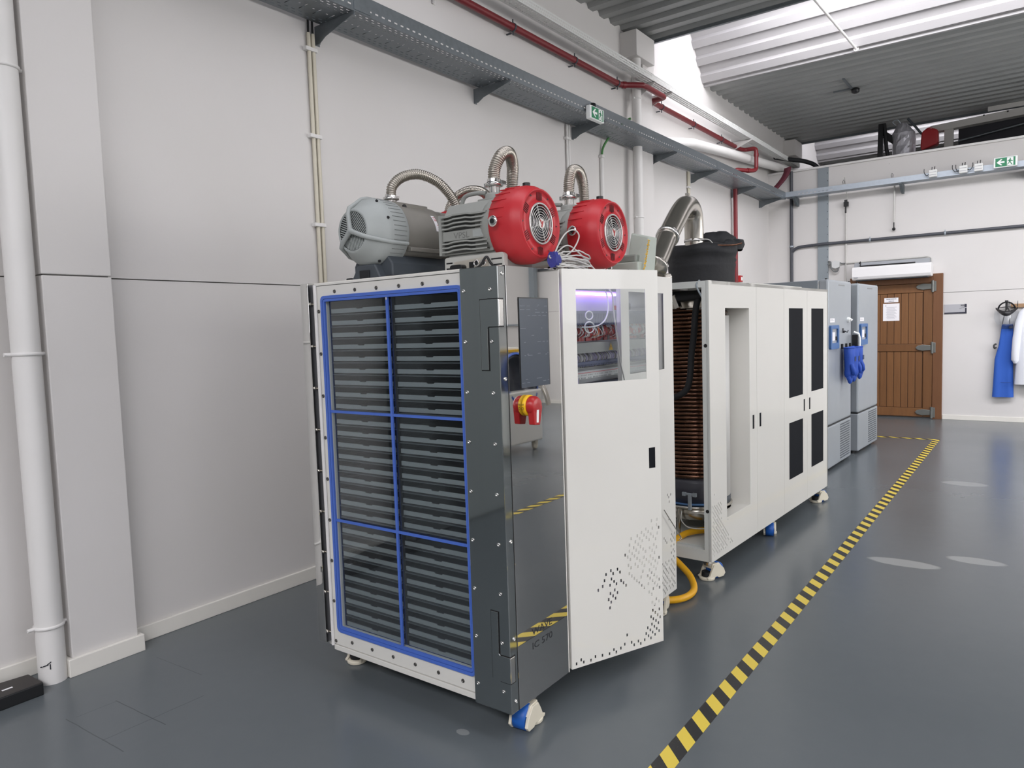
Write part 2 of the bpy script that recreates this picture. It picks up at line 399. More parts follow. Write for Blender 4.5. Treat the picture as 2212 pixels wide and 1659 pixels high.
def mat_wood(name, c0, c1):
    m = D.materials.new(name); m.use_nodes = True; nt = m.node_tree; b = nt.nodes['Principled BSDF']
    geo = nd(nt, 'ShaderNodeNewGeometry'); mp = nd(nt, 'ShaderNodeMapping'); mp.inputs['Scale'].default_value = (14, 14, 1.2)
    oi = nd(nt, 'ShaderNodeObjectInfo')
    nt.links.new(geo.outputs['Position'], mp.inputs['Vector'])
    n = nd(nt, 'ShaderNodeTexNoise'); n.inputs['Scale'].default_value = 2.2; n.inputs['Detail'].default_value = 6; n.inputs['Distortion'].default_value = 0.6; nt.links.new(mp.outputs[0], n.inputs['Vector'])
    col = mixc(nt, n.outputs['Fac'], rgb(*c0), rgb(*c1))
    col = mixc(nt, mth(nt, 'MULTIPLY', oi.outputs['Random'], 0.35), col, rgb(c0[0] * .8, c0[1] * .78, c0[2] * .75))
    nt.links.new(col, b.inputs['Base Color']); b.inputs['Roughness'].default_value = 0.45
    return m
WALL = mat_wall(); FLOOR = mat_floor()
WHITE = mat('white_powder_coat', (223, 221, 214), 0.36, noise=(3, 0.015), coat=0.55)
CREAM = mat('cream_plastic', (222, 215, 196), 0.45)
MIRROR = mat('polished_steel', (208, 207, 204), 0.018, 1.0)
DARKSTEEL = mat('smoked_steel', (176, 180, 179), 0.06, 1.0)
CHROME = mat('chrome', (215, 213, 210), 0.12, 1.0)
STEEL = mat('stainless', (198, 193, 184), 0.24, 1.0, noise=(9, 0.06))
GALV = mat('galvanised', (126, 132, 136), 0.42, 0.75, noise=(25, 0.10))
GALVL = mat('galvanised_light', (168, 176, 184), 0.4, 0.55, noise=(25, 0.08))
BLACK = mat('black_plastic', (22, 23, 25), 0.4)
BLACKP = mat('black_panel', (17, 20, 26), 0.7, spec=0.15)
RUBBER = mat('black_rubber', (26, 27, 30), 0.7, bump=(40, 0.5))
BLUE = mat('blue_silicone', (74, 108, 194), 0.45)
BLUEW = mat('blue_wheel', (28, 92, 178), 0.4, noise=(30, 0.12))
RED = mat('red_plastic', (190, 40, 48), 0.42)
REDD = mat('red_pipe_paint', (118, 32, 38), 0.4, noise=(12, 0.08))
REDB = mat('red_bright', (172, 30, 32), 0.35)
YELLOW = mat('yellow_plastic', (242, 190, 22), 0.4)
PUMPG = mat('pump_grey', (150, 152, 147), 0.5, noise=(20, 0.03))
PUMPL = mat('pump_light_grey', (163, 168, 166), 0.48, noise=(20, 0.03))
CAST = mat('cast_alloy', (132, 129, 122), 0.48, 0.25, noise=(12, 0.06))
SLATE = mat('slate_plastic', (66, 72, 78), 0.5)
WPIPE = mat('white_pipe_paint', (222, 220, 217), 0.4, noise=(4, 0.02))
BEIGE = mat('beige_conduit', (206, 200, 182), 0.45)
GREYP = mat('grey_paint', (138, 146, 151), 0.45, noise=(5, 0.03))
DECK = mat('roof_sheet', (150, 152, 150), 0.48, 0.1, noise=(2.5, 0.05))
ROOFW = mat('rooflight_lining_sheet', (158, 156, 156), 0.42, 0.0, noise=(2.5, 0.03))
TRAYM = mat('tray_grey', (146, 151, 151), 0.42)
PANM = mat('tray_pan_shaded', (30, 32, 34), 0.6)  # same grey tray, pan darkened for the shade between the rows
DARKIN = mat('chamber_dark', (30, 32, 35), 0.55)
FRZ = mat('freezer_silver', (166, 172, 177), 0.36, 0.3, noise=(6, 0.02))
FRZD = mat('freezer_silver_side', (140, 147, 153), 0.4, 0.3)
PAPER = mat('paper', (240, 238, 240), 0.7)
INK = mat('ink', (40, 42, 48), 0.7)
INKG = mat('grey_ink', (170, 170, 176), 0.7)
COPPER = mat('copper_tube', (112, 82, 67), 0.26, 1.0, noise=(14, 0.4))
GREEN = mat('sign_green', (24, 128, 84), 0.4)
SIGNW = mat('sign_white', (240, 242, 240), 0.4)
CABLE = mat('pale_cable', (200, 199, 194), 0.5)
GLOVE = mat('blue_nylon', (26, 72, 170), 0.6, bump=(60, 0.4))
CLOTHB = mat('blue_apron_cloth', (40, 88, 178), 0.75, bump=(90, 0.2))
CLOTHW = mat('white_cloth', (226, 228, 234), 0.85, bump=(90, 0.25))
WOOD = mat_wood('brown_door_wood', (106, 70, 40), (134, 92, 54))
WOODD = mat_wood('door_frame_wood', (104, 68, 42), (130, 88, 56))
HAZ = mat_hazard('long')
GLASS = mat_clear('window_glass', (244, 246, 246), 0.02)
ACRYL = mat_clear('door_acrylic', (240, 243, 244), 0.007, 0.02, 0.035, (150, 156, 160))
# ================================================================== SETTING
solo(MB().box(-0.4, 9.4, -5.4, 21.2, -0.12, 0.0), 'floor', FLOOR, kind='structure')
SEAM = 1.866
wl = thing('wall_left', None, None, (0, 5, 0), kind='structure')
for z0, z1 in ((0, SEAM - 0.003), (SEAM + 0.003, 6.6)):
    part(MB().box(-0.35, -0.085, -5.2, 1.40, z0, z1), 'wall_panel', WALL, wl)
    part(MB().box(-0.35, 0.0, 1.40, 7.60, z0, z1), 'wall_panel', WALL, wl)
    part(MB().box(-0.35, 0.0, 7.601, 13.7, z0, z1), 'wall_panel', WALL, wl)
    part(MB().box(-0.35, 0.0, 13.701, 21.0, z0, z1), 'wall_panel', WALL, wl)
    for y0 in (1.385, 7.48, 13.58):
        if z0 == 0 or y0 < 14:
            part(MB().box(-0.34, 0.10, y0, y0 + 0.305, z0, min(z1, 4.40)), 'pilaster', WALL, wl, bevel=0.004)
part(MB().box(-0.36, -0.02, 1.41, 21.0, SEAM - 0.02, SEAM + 0.02).box(-0.36, -0.10, -5.2, 1.41, SEAM - 0.02, SEAM + 0.02).box(-0.3, 0.085, 1.395, 1.68, SEAM - 0.02, SEAM + 0.02), 'joint_filler', mat('joint_grey', (120, 118, 115), 0.8), wl)
for y0 in (1.10, 7.21, 13.31):                      # column heads carrying the roof edge
    part(MB().box(0.0, 0.20, y0, y0 + 0.44, 4.42, 4.69), 'column_cap', WALL, wl, bevel=0.004)
    part(MB().box(-0.1, 0.12, y0 + 0.3, y0 + 0.585, 4.38, 4.70), 'column_head', WALL, wl)
bl = thing('baseboard_left', None, None, (0, 3, 0), kind='structure')
BBM = mat('baseboard_paint', (225, 222, 214), 0.45, noise=(5, 0.03))
for a in ((0.0, 0.018, 1.713, 7.459), (0.0, 0.018, 7.807, 12.43), (-0.085, -0.067, -5.2, 1.36)):
    part(MB().box(a[0], a[1], a[2], a[3], 0, 0.082), 'skirting_board', BBM, bl, bevel=0.004)
part(MB().prism([(-0.08, 1.362), (0.122, 1.362), (0.122, 1.712), (-0.01, 1.712), (-0.01, 1.692), (0.10, 1.692), (0.10, 1.384), (-0.08, 1.384)], 'z', 0, 0.084), 'skirting_board', BBM, bl, bevel=0.003)
part(MB().prism([(0.0, 7.46), (0.122, 7.46), (0.122, 7.806), (0.0, 7.806), (0.0, 7.787), (0.10, 7.787), (0.10, 7.479), (0.0, 7.479)], 'z', 0, 0.084), 'skirting_board', BBM, bl)
# far partition, lower than the roof
wf = thing('wall_far', None, None, (4.5, 12.5, 0), kind='structure')
DX0, DX1, DZ = 1.27, 2.535, 2.172
for z0, z1 in ((0, SEAM + 0.015), (SEAM + 0.021, 3.975)):
    part(MB().box(0.0, DX0, 12.43, 12.56, z0, z1), 'wall_panel', WALL, wf)
    part(MB().box(DX1, 9.1, 12.43, 12.56, z0, z1), 'wall_panel', WALL, wf)
part(MB().box(DX0, DX1, 12.43, 12.56, DZ, 3.975), 'wall_panel', WALL, wf)
part(MB().box(0.0, DX0, 12.45, 12.55, SEAM, SEAM + 0.035).box(DX1, 9.1, 12.45, 12.55, SEAM, SEAM + 0.035), 'joint_filler', MATS['joint_grey'], wf)
part(MB().box(0, 9.1, 12.40, 12.58, 3.955, 3.985), 'wall_capping', WPIPE, wf)
solo(MB().box(DX1 + 0.005, 9.1, 12.415, 12.43, 0, 0.07), 'baseboard_far', BBM, kind='structure', bevel=0.003)
t1 = thing('trim_1', None, None, (0.863, 12.42, 0), kind='structure')
part(MB().box(0.783, 0.943, 12.405, 12.43, 0, 3.985), 'steel_column_face', GREYP, t1, bevel=0.002)
bm_ = MB()
for k in range(14): bm_.cyl((0.932, 12.405, 2.3 + k * 0.12), (0.932, 12.400, 2.3 + k * 0.12), 0.006, 8)
part(bm_, 'rivet', BLACK, t1)
# the rest of the hall, seen in the polished panels
wr = thing('wall_right', None, None, (9.2, 5, 0), kind='structure')
part(MB().plate(lambda u, v, w_: (w_, u, v), -5.2, 21.0, 0, 6.6, 9.1, 9.4, [(y0, y1, SIDEZ[0], SIDEZ[1]) for y0, y1 in ADDED_SIDEWIN]), 'wall_panel', WALL, wr)
FRM = mat('window_frame_grey', (190, 192, 194), 0.4)
GLZ = mat('rooflight_glazing', (250, 250, 255), 0.3, emit=((240, 242, 255), 1.5))
for i, (y0, y1) in enumerate(ADDED_SIDEWIN):  # frames and panes of the added side windows, out of view
    wn = thing('window_%d' % (i + 11), None, None, (9.2, y0, SIDEZ[0]), kind='structure')
    part(MB().plate(lambda u, v, w_: (w_, u, v), y0, y1, SIDEZ[0], SIDEZ[1], 9.12, 9.17, [(y0 + .05 + k * (y1 - y0 - .05) / 3, y0 + k * (y1 - y0 - .05) / 3 + (y1 - y0 - .05) / 3, SIDEZ[0] + .05, SIDEZ[1] - .05) for k in range(3)]), 'window_frame', FRM, wn)
    for k in range(3):
        a = y0 + .05 + k * (y1 - y0 - .05) / 3
        part(MB().box(9.14, 9.146, a, a + (y1 - y0 - .05) / 3 - 0.05, SIDEZ[0] + .05, SIDEZ[1] - .05), 'pane', GLZ, wn)
solo(MB().box(8.98, 9.1, 12.2, 12.33, 0, 4.6), 'trim_2', GREYP, kind='structure')
solo(MB().box(9.06, 9.1, 10.4, 12.4, 1.62, 1.65).box(9.06, 9.1, -5, 12.4, 3.4, 3.44), 'trim_3', GREYP, kind='structure')
solo(MB().box(-0.4, 9.4, -5.4, -5.2, 0, 6.6), 'wall_back', WALL, kind='structure')
solo(MB().box(-0.4, 9.4, 20.9, 21.1, 0, 6.6), 'wall_end', WALL, kind='structure')
# roller shutter on the near stretch of the side wall (seen only as a reflection)
SHUT = mat('dark_shutter', (120, 125, 126), 0.5)
dr = thing('door_2', None, None, (-0.05, -1.9, 0), kind='structure')
part(MB().box(-0.08, 0.05, -4.3, -4.2, 0, 3.9).box(-0.08, 0.05, 0.42, 0.52, 0, 3.9).box(-0.08, 0.16, -4.3, 0.52, 3.7, 4.1), 'shutter_frame', SHUT, dr)
for k in range(5):
    part(MB().box(-0.06, -0.02, -4.2 + k * 0.924, -4.2 + (k + 1) * 0.924 - 0.004, 0.01, 3.7), 'shutter_panel', SHUT, dr)

# ---- roof: flat profiled deck broken by raised rooflights
ce = thing('ceiling', None, None, (4.5, 5, ROOFZ), kind='structure')
PITCH_R = 0.2325
def deck_profile(L, d=0.042):
    """lower line of trapezoidal roof sheet over length L"""
    out = []; t = 0.0
    while t < L - 1e-6:
        for a, h in ((0, 0), (0.095, 0), (0.118, d), (0.2095, d)):
            if t + a <= L: out.append((t + a, h))
        t += PITCH_R
    out.append((L, 0)); return out
SEGS = [(-5.2, -4.45), (-2.58, 1.65), (3.52, 7.75), (9.62, 13.85), (15.72, 21.0)]
for a, b in SEGS:
    pr = deck_profile(b - a); poly = [(a + t, ROOFZ + h) for t, h in pr] + [(b, ROOFZ + 0.09), (a, ROOFZ + 0.09)]
    part(MB().prism(poly, 'x', -0.1, 9.2), 'roof_sheet', DECK, ce)
for ya in BAYS:
    part(MB().box(-0.05, 9.15, ya - 0.03, ya + 0.004, ROOFZ - 0.035, ROOFZ + 0.16), 'edge_flashing', GALV, ce)
    part(MB().box(-0.05, 9.15, ya + OPEN - 0.012, ya + OPEN + 0.02, ROOFZ - 0.02, ROOFZ + 0.03), 'edge_flashing', ROOFW, ce)
    # sloping lining sheet
    y0, z0, y1, z1 = ya + OPEN, ROOFZ + 0.0, ya + RIDGE, ROOFZ + 1.0
    L = math.hypot(y1 - y0, z1 - z0); c, s_ = (y1 - y0) / L, (z1 - z0) / L
    nx, nz = -s_, c                                   # towards the room
    pr = [(0.0, 0.045), (0.03, 0.045)] + [(t_ + 0.055, h_) for t_, h_ in deck_profile(L - 0.055, 0.045)]
    lo_ = [(y0 + c * t + nx * (0.045 - h), z0 + s_ * t + nz * (0.045 - h)) for t, h in pr]
    hi_ = [(y1 - nx * 0.06, z1 - nz * 0.06), (y0 - nx * 0.06, z0 - nz * 0.06)]
    part(MB().prism(lo_ + hi_, 'x', -0.05, 9.15), 'rooflight_lining', ROOFW, ce)
    part(MB().box(-0.05, 9.15, ya + RIDGE - 0.12, ya + RIDGE + 0.12, ROOFZ + 1.0, ROOFZ + 1.25), 'ridge_capping', GALV, ce)
for i, ya in enumerate(BAYS):
    wn = thing('window_%d' % (i + 1), None, None, (4.5, ya, ROOFZ), kind='structure')
    for k in range(9):
        x0 = 0.05 + k * 1.0
        q = lambda x, t, e: (x, ya + 0.02 + 1.0 * t - 0.7 * e, ROOFZ + 0.12 + 0.98 * t + 0.7 * e)
        part(MB().hexa([q(x0, 0, 0), q(x0 + 0.96, 0, 0), q(x0 + 0.96, 0, 0.02), q(x0, 0, 0.02), q(x0, 1, 0), q(x0 + 0.96, 1, 0), q(x0 + 0.96, 1, 0.02), q(x0, 1, 0.02)]), 'pane', GLZ, wn)
        part(MB().hexa([q(x0 - .04, 0, -.03), q(x0, 0, -.03), q(x0, 0, 0.03), q(x0 - .04, 0, 0.03), q(x0 - .04, 1, -.03), q(x0, 1, -.03), q(x0, 1, 0.03), q(x0 - .04, 1, 0.03)]), 'glazing_bar', GALV, wn)
# tie rod across the rooflight
tr_ = MB().cyl((1.886, 9.60, 4.735), (1.83, 7.72, 4.735), 0.014, 10).cyl((1.886, 9.61, 4.735), (1.886, 9.58, 4.735), 0.03, 10)
solo(tr_, 'roof_tie_rod', WPIPE, 'thin white tie rod spanning the bright rooflight opening', 'rod')
dt = thing('ceiling_sensor', 'small dark sensor on a smudged bar under the grey roof sheets', 'sensor', (1.577, 11.15, ROOFZ - 0.03))
part(MB().lathe((1.577, 11.15, ROOFZ - 0.075), (0, 0, 1), [(0.02, 0), (0.05, 0.015), (0.055, 0.06), (0.03, 0.075)], 16), 'housing', BLACK, dt)
part(MB().box(1.52, 1.55, 10.6, 11.35, ROOFZ - 0.018, ROOFZ).box(1.3, 1.56, 11.1, 11.13, ROOFZ - 0.018, ROOFZ), 'mounting_bar', GALV, dt)

# ---- wooden door in the far partition
d1 = thing('door_1', None, None, (1.9, 12.42, 0), kind='structure')
yF = 12.385
part(MB().box(DX0, 1.40, yF, 12.55, 0, DZ).box(2.41, DX1, yF, 12.55, 0, DZ).box(1.40, 2.41, yF, 12.55, 2.04, DZ), 'door_frame', WOODD, d1, bevel=0.004)
yL = 12.405
part(MB().box(1.405, 2.405, yL + 0.012, 12.5, 0.02, 2.035), 'door_backing', mat('door_joint', (60, 36, 22), 0.7), d1)
for z0, z1 in ((1.905, 2.035), (1.02, 1.13), (0.03, 0.16)):
    part(MB().box(1.405, 2.285, yL - 0.012, yL + 0.03, z0, z1), 'rail', WOOD, d1, bevel=0.003)
part(MB().box(2.288, 2.405, yL - 0.012, yL + 0.03, 0.03, 2.035), 'stile', WOOD, d1, bevel=0.003)
xp = 1.41
while xp < 2.28:
    for z0, z1 in ((1.133, 1.902), (0.163, 1.017)):
        part(MB().box(xp, min(xp + 0.0905, 2.285), yL, yL + 0.02, z0, z1), 'plank', WOOD, d1, bevel=0.004)
    xp += 0.0965
HNG = mat('cast_hinge', (122, 124, 120), 0.4, 0.6)
for z in (1.985, 1.075, 0.10):
    hb = MB()
    hb.prism([(2.185 + 0.02 * 0, z)] + [(2.21, z + 0.03), (2.28, z + 0.046), (2.385, z + 0.036), (2.385, z - 0.036), (2.28, z - 0.046), (2.21, z - 0.03)], 'y', yL - 0.035, yL - 0.012)
    hb.cyl((2.405, yL - 0.03, z - 0.085), (2.405, yL - 0.03, z + 0.085), 0.018, 10)
    hb.box(2.385, 2.45, yF - 0.012, yF, z - 0.075, z + 0.075)
    part(hb, 'strap_hinge', HNG, d1, bevel=0.004)
# ================================================================== SERVICES ON THE WALLS
def clamp_ring(x, y, z, r):
    return MB().lathe((x, y, z - 0.008), (0, 0, 1), [(r, 0), (r + 0.006, 0.002), (r + 0.007, 0.008), (r + 0.006, 0.014), (r, 0.016)], 24, cap=False).cyl((x, y + r, z), (x, y + r + 0.042, z), 0.009, 8).cyl((x, y - r - 0.03, z), (x, y - r, z), 0.009, 8)
def drainpipe(x, y, r, zs, label, ztop=4.6):
    t = thing('drainpipe', label, 'pipe', (x, y, 0))
    part(MB().cyl((x, y, 0), (x, y, ztop), r, 28), 'pipe', WPIPE, t)
    for z in zs:
        part(clamp_ring(x, y, z, r), 'clamp', WPIPE, t)
    return t
t = drainpipe(0.066, 1.312, 0.058, (2.76, 1.51, 0.262), 'thick white drainpipe in front of the wall beside the black case')
pn = V(0.80, -0.60, 0); pt_ = V(0.60, 0.80, 0); pc_ = V(0.066, 1.312, 0.0) + pn * 0.0585
for du, dz, w_, h_, tilt in ((-0.026, 0.090, 0.008, 0.005, 0.0), (-0.008, 0.094, 0.022, 0.004, 0.25), (0.006, 0.103, 0.020, 0.004, 0.7), (0.010, 0.086, 0.004, 0.024, 0.0)):
    part(MB().obox(pc_ + pt_ * du + V(0, 0, dz), (0.003, w_, h_), pn, pt_ + V(0, 0, tilt)), 'black_mark', INK, t)
drainpipe(0.13, 7.33, 0.05, (4.0, 2.73), 'slim white drainpipe running up beside the column under its cap', 4.42)

def conduits(label, y, offs, z1, r, m=BEIGE, clips=(), x=0.018):
    t = thing('wall_conduit', label, 'conduit', (x, y, 0))
    for o in offs:
        part(MB().cyl((x, y + o, 0), (x, y + o, z1), r, 10), 'conduit', m, t)
    for z in clips:
        part(MB().box(0, x + r + 0.006, y + offs[0] - 0.035, y + offs[-1] + 0.02, z - 0.012, z + 0.012), 'clip', WPIPE, t, bevel=0.003)
    return t
t = conduits('pair of beige conduits dropping from the first cable tray bracket', 3.03, (-0.012, 0.022), 3.43, 0.0125, clips=(3.33, 2.80, 2.25, 1.4, 0.5))
part(MB().cyl((0.018, 3.018, 3.42), (0.02, 3.018, 3.52), 0.007, 6).cyl((0.018, 3.052, 3.42), (0.02, 3.05, 3.52), 0.007, 6), 'cable', BLACK, t)
t = conduits('pale conduit pair dropping from the tray under the exit sign', 6.06, (-0.012, 0.022), 3.49, 0.0125, WPIPE, clips=(3.36, 2.6))
t = conduits('pale conduit with green wire dropping from the tray near the column', 6.72, (0.0,), 3.32, 0.022, WPIPE, clips=(3.3,))
part(MB().tube(cr([(0.02, 6.72, 3.3), (0.03, 6.74, 3.4), (0.10, 6.78, 3.52), (0.2, 6.82, 3.62), (0.3, 6.84, 3.66)], 6), 0.012, 8), 'green_wire', mat('green_wire', (70, 130, 70), 0.5), t)
conduits('beige conduit pair dropping from the tray beyond the column', 9.0, (-0.01, 0.025), 3.5, 0.013, clips=(3.3, 2.5))

# ---- cable tray along the side wall
ct = thing('cable_tray', 'long slotted galvanised cable tray on brackets along the side wall', 'cable tray', (0.2, 7, 3.49))
X0, X1, ZB, ZT = 0.055, 0.36, 3.49, 3.60
holes = []
y = 2.55; k = 0
while y < 12.0:
    for j, xx in enumerate((0.085, 0.115, 0.285, 0.315, 0.340)):
        o = 0.025 if j % 2 else 0.0
        holes.append((y + o, y + o + 0.024, xx - 0.004, xx + 0.004))
    if k % 2 == 0: holes.append((y + 0.004, y + 0.011, 0.14, 0.225))
    else: holes.append((y + 0.01, y + 0.026, 0.196, 0.206))
    y += 0.05; k += 1
part(MB().plate(lambda u, v, w_: (v, u, w_), 1.5, 12.12, X0, X1, ZB, ZB + 0.0015, holes), 'tray_floor', GALV, ct)
holes = []; y = 2.55
while y < 12.0:
    holes.append((y, y + 0.026, ZB + 0.030, ZB + 0.040)); y += 0.055
part(MB().plate(lambda u, v, w_: (w_, u, v), 1.5, 12.12, ZB, ZT, X1, X1 + 0.0015, holes), 'tray_side', GALV, ct)
part(MB().plate(lambda u, v, w_: (w_, u, v), 1.5, 12.12, ZB, ZT - 0.03, X0 - 0.0015, X0, []), 'tray_side', GALV, ct)
part(MB().cyl((X1 - 0.004, 1.5, ZT), (X1 - 0.004, 12.12, ZT), 0.005, 8), 'rolled_edge', GALV, ct)
for yb in (3.085, 4.665, 6.165, 7.83, 9.12, 10.63, 11.92):
    b = MB()
    poly = [(0, ZB - 0.115), (0, ZB - 0.001), (X1 + 0.012, ZB - 0.001), (X1 + 0.012, ZB - 0.018), (0.10, ZB - 0.085), (0.045, ZB - 0.115)]
    b.prism(poly, 'y', yb - 0.003, yb).box(0, X1 + 0.012, yb, yb + 0.032, ZB - 0.004, ZB - 0.001).box(0, 0.004, yb, yb + 0.032, ZB - 0.115, ZB)
    b.cyl((0.02, yb + 0.016, ZB - 0.1), (-0.01, yb + 0.016, ZB - 0.1), 0.01, 8).cyl((X1 - 0.012, yb + 0.014, ZB + 0.006), (X1 - 0.012, yb + 0.014, ZB - 0.02), 0.008, 8)
    part(b, 'bracket', GALV, ct)
for yj in (3.2, 6.2, 9.2):
    part(MB().box(X1 + 0.0016, X1 + 0.006, yj - 0.11, yj + 0.02, ZB + 0.01, ZB + 0.085), 'joint_plate', GALV, ct)
# cables lying in the tray
part(MB().tube([(0.13, 1.6, ZB + 0.012), (0.14, 4, ZB + 0.012), (0.12, 7, ZB + 0.012), (0.14, 12.0, ZB + 0.012)], 0.010, 6), 'cable', BLACK, ct)
part(MB().tube([(0.26, 1.6, ZB + 0.012), (0.25, 5, ZB + 0.012), (0.26, 12.0, ZB + 0.012)], 0.010, 6), 'cable', CABLE, ct)

# ---- upper white perforated tray
ut = thing('perforated_tray', 'narrow white perforated cable tray high under the roof', 'cable tray', (0.25, 8, 4.17))
U0, U1, UZ, UT = 0.19, 0.30, 4.17, 4.235
holes = []; y = 3.9
while y < 13.0:
    for j, xx in enumerate((0.215, 0.245, 0.275)):
        o = 0.014 * (j % 2); holes.append((y + o, y + o + 0.016, xx - 0.0075, xx + 0.0075))
    y += 0.03 if y < 9.5 else 0.06
WTR = mat('white_tray', (216, 217, 214), 0.5)
part(MB().plate(lambda u, v, w_: (v, u, w_), 2.0, 13.2, U0, U1, UZ, UZ + 0.0015, holes), 'tray_floor', WTR, ut)
holes = []; y = 3.9
while y < 13.0:
    for j, zz in enumerate((UZ + 0.018, UZ + 0.043)):
        o = 0.014 * (j % 2); holes.append((y + o, y + o + 0.016, zz - 0.0075, zz + 0.0075))
    y += 0.03 if y < 9.5 else 0.06
part(MB().plate(lambda u, v, w_: (w_, u, v), 2.0, 13.2, UZ, UT, U1, U1 + 0.0015, holes), 'tray_side', WTR, ut)
part(MB().box(U0 - 0.0015, U0, 2.0, 13.2, UZ, UT), 'tray_side', WTR, ut)
for yb, w0 in ((7.40, 0.10), (7.86, 0.0), (10.62, 0.0), (4.2, 0.0)):
    b = MB().prism([(w0, UZ - 0.17), (w0, UZ - 0.001), (U1 + 0.01, UZ - 0.001), (U1 + 0.01, UZ - 0.018), (w0 + 0.05, UZ - 0.12), (w0 + 0.03, UZ - 0.17)], 'y', yb, yb + 0.004)
    b.box(w0, U1 + 0.01, yb, yb + 0.03, UZ - 0.005, UZ - 0.001).box(w0, w0 + 0.005, yb, yb + 0.035, UZ - 0.17, UZ + 0.05)
    part(b, 'bracket', WPIPE, ut)

# ---- red painted pipe run
rp = thing('red_pipe', 'dark red painted pipe run clipped to the wall above the cable tray', 'pipe', (0.07, 7, 4.1))
part(MB().tube(cr([(0.07, 2.0, 4.10), (0.07, 6.95, 4.10)], 2) + cr([(0.07, 7.02, 4.10), (0.10, 7.1, 4.10), (0.22, 7.22, 4.10), (0.25, 7.30, 4.10), (0.25, 7.62, 4.10), (0.25, 7.74, 4.10)], 5) + [Vector((0.24, 7.785, 4.10)), Vector((0.21, 7.80, 4.10)), Vector((0.10, 7.805, 4.10)), Vector((0.08, 7.84, 4.10)), Vector((0.07, 7.9, 4.10)), Vector((0.07, 10.75, 4.10))]
    + cr([(0.08, 10.86, 4.10), (0.12, 10.93, 4.10), (0.23, 10.95, 4.10), (0.265, 10.95, 4.075), (0.27, 10.95, 4.03)], 5) + cr([(0.27, 10.95, 3.86), (0.265, 10.93, 3.79), (0.22, 10.84, 3.765), (0.13, 10.68, 3.765), (0.085, 10.62, 3.76), (0.07, 10.61, 3.71)], 5) + [Vector((0.07, 10.61, 0.0))], 0.030, 14), 'pipe', REDD, rp)
for z, y_, ax in ((4.10, 7.10, (0.6, 0.8, 0)), (3.99, 10.95, (0, 0, 1)), (3.765, 10.82, (0.5, 0.86, 0))):
    p = {4.10: V(0.10, 7.1, 4.10), 3.99: V(0.27, 10.95, 4.0), 3.765: V(0.2, 10.8, 3.765)}[z]; a = Vector(ax).normalized()
    part(MB().cyl(p - a * 0.02, p + a * 0.02, 0.036, 14), 'coupling', REDD, rp)
for yc in (4.2, 5.14, 6.14, 7.0, 8.1, 9.07, 10.07):
    part(MB().lathe((0.07, yc - 0.008, 4.10), (0, 1, 0), [(0.031, 0), (0.036, 0), (0.036, 0.016), (0.031, 0.016)], 14).box(0, 0.05, yc - 0.006, yc + 0.006, 4.05, 4.06).cyl((0.07, yc, 4.13), (0.07, yc, 4.165), 0.006, 6).cyl((0.07, yc, 4.035), (0.07, yc, 4.07), 0.006, 6), 'clip', SLATE, rp)

# ---- other pipes near the far corner
solo(MB().tube([(0.10, 7.95, 3.66), (0.11, 8.9, 3.82), (0.12, 10.0, 3.91), (0.13, 11.0, 3.975), (0.17, 12.3, 4.06), (0.2, 13.0, 4.10)], 0.064, 20), 'sloping_pipe', WPIPE, 'fat white pipe sloping along the wall behind the cable tray', 'pipe')
mr = MB()
rows = []
for p in cr([(0.345, 12.30, 4.02), (0.335, 12.27, 3.93), (0.29, 12.2, 3.82), (0.22, 12.1, 3.70), (0.16, 12.02, 3.60)], 5):
    rows.append([p + V(-0.055, 0.02, 0), p + V(-0.05, -0.012, -0.012), p + V(0.05, -0.012, 0.012), p + V(0.055, 0.02, 0), p + V(0.0, 0.03, 0.0)])
mr.grid(rows, True, True)
solo(mr, 'red_flat_hose', mat('maroon_rubber', (92, 34, 48), 0.55), 'flat maroon hose curving over the partition down to the cable tray', 'hose')
solo(MB().tube(cr([(0.18, 12.2, 4.19), (0.3, 12.55, 4.2), (0.52, 12.75, 4.16), (0.68, 12.8, 4.05), (0.72, 12.8, 3.8)], 6), 0.035, 10), 'black_hose', RUBBER, 'thick black hose drooping over the partition top in the corner', 'hose')

# ---- far wall services
fc = thing('dark_conduit', 'dark grey conduit crossing the far wall with a vertical branch', 'conduit', (0.38, 12.4, 0))
CON = mat('dark_conduit', (72, 74, 80), 0.45)
part(MB().cyl((0.378, 12.40, 0), (0.378, 12.40, 3.97), 0.026, 12), 'riser', CON, fc)
part(MB().tube(cr([(0.38, 12.40, 2.66), (0.42, 12.40, 2.70), (0.50, 12.40, 2.735), (0.70, 12.40, 2.745), (0.74, 12.385, 2.745), (0.78, 12.375, 2.747), (0.95, 12.375, 2.75), (1.02, 12.395, 2.75), (1.3, 12.40, 2.75)], 4) + [Vector((9.0, 12.40, 2.75))], 0.024, 10), 'crossing_pipe', CON, fc)
for x in (1.55, 2.55, 3.6, 4.6): part(MB().lathe((x - 0.012, 12.40, 2.75), (1, 0, 0), [(0.025, 0), (0.031, 0), (0.031, 0.024), (0.025, 0.024)], 12).cyl((x, 12.40, 2.775), (x, 12.40, 2.80), 0.006, 6), 'saddle', GALVL, fc)
part(MB().lathe((0.378, 12.40, 2.74), (0, 0, 1), [(0.027, 0), (0.034, 0), (0.034, 0.03), (0.027, 0.03)], 12), 'saddle', GALVL, fc)
ft = thing('cable_tray', 'pale galvanised cable tray with small slots across the far wall', 'cable tray', (2, 12.25, 3.53))
FY0, FY1, FZ, FT_ = 12.15, 12.37, 3.525, 3.605
holes = [(0.55 + 0.06 * k, 0.58 + 0.06 * k, FZ + 0.02, FZ + 0.032) for k in range(9)]
part(MB().plate(lambda u, v, w_: (u, w_, v), 0.33, 9.0, FZ, FT_, FY0 - 0.0015, FY0, holes), 'tray_side', GALVL, ft)
holes = []; x = 0.42
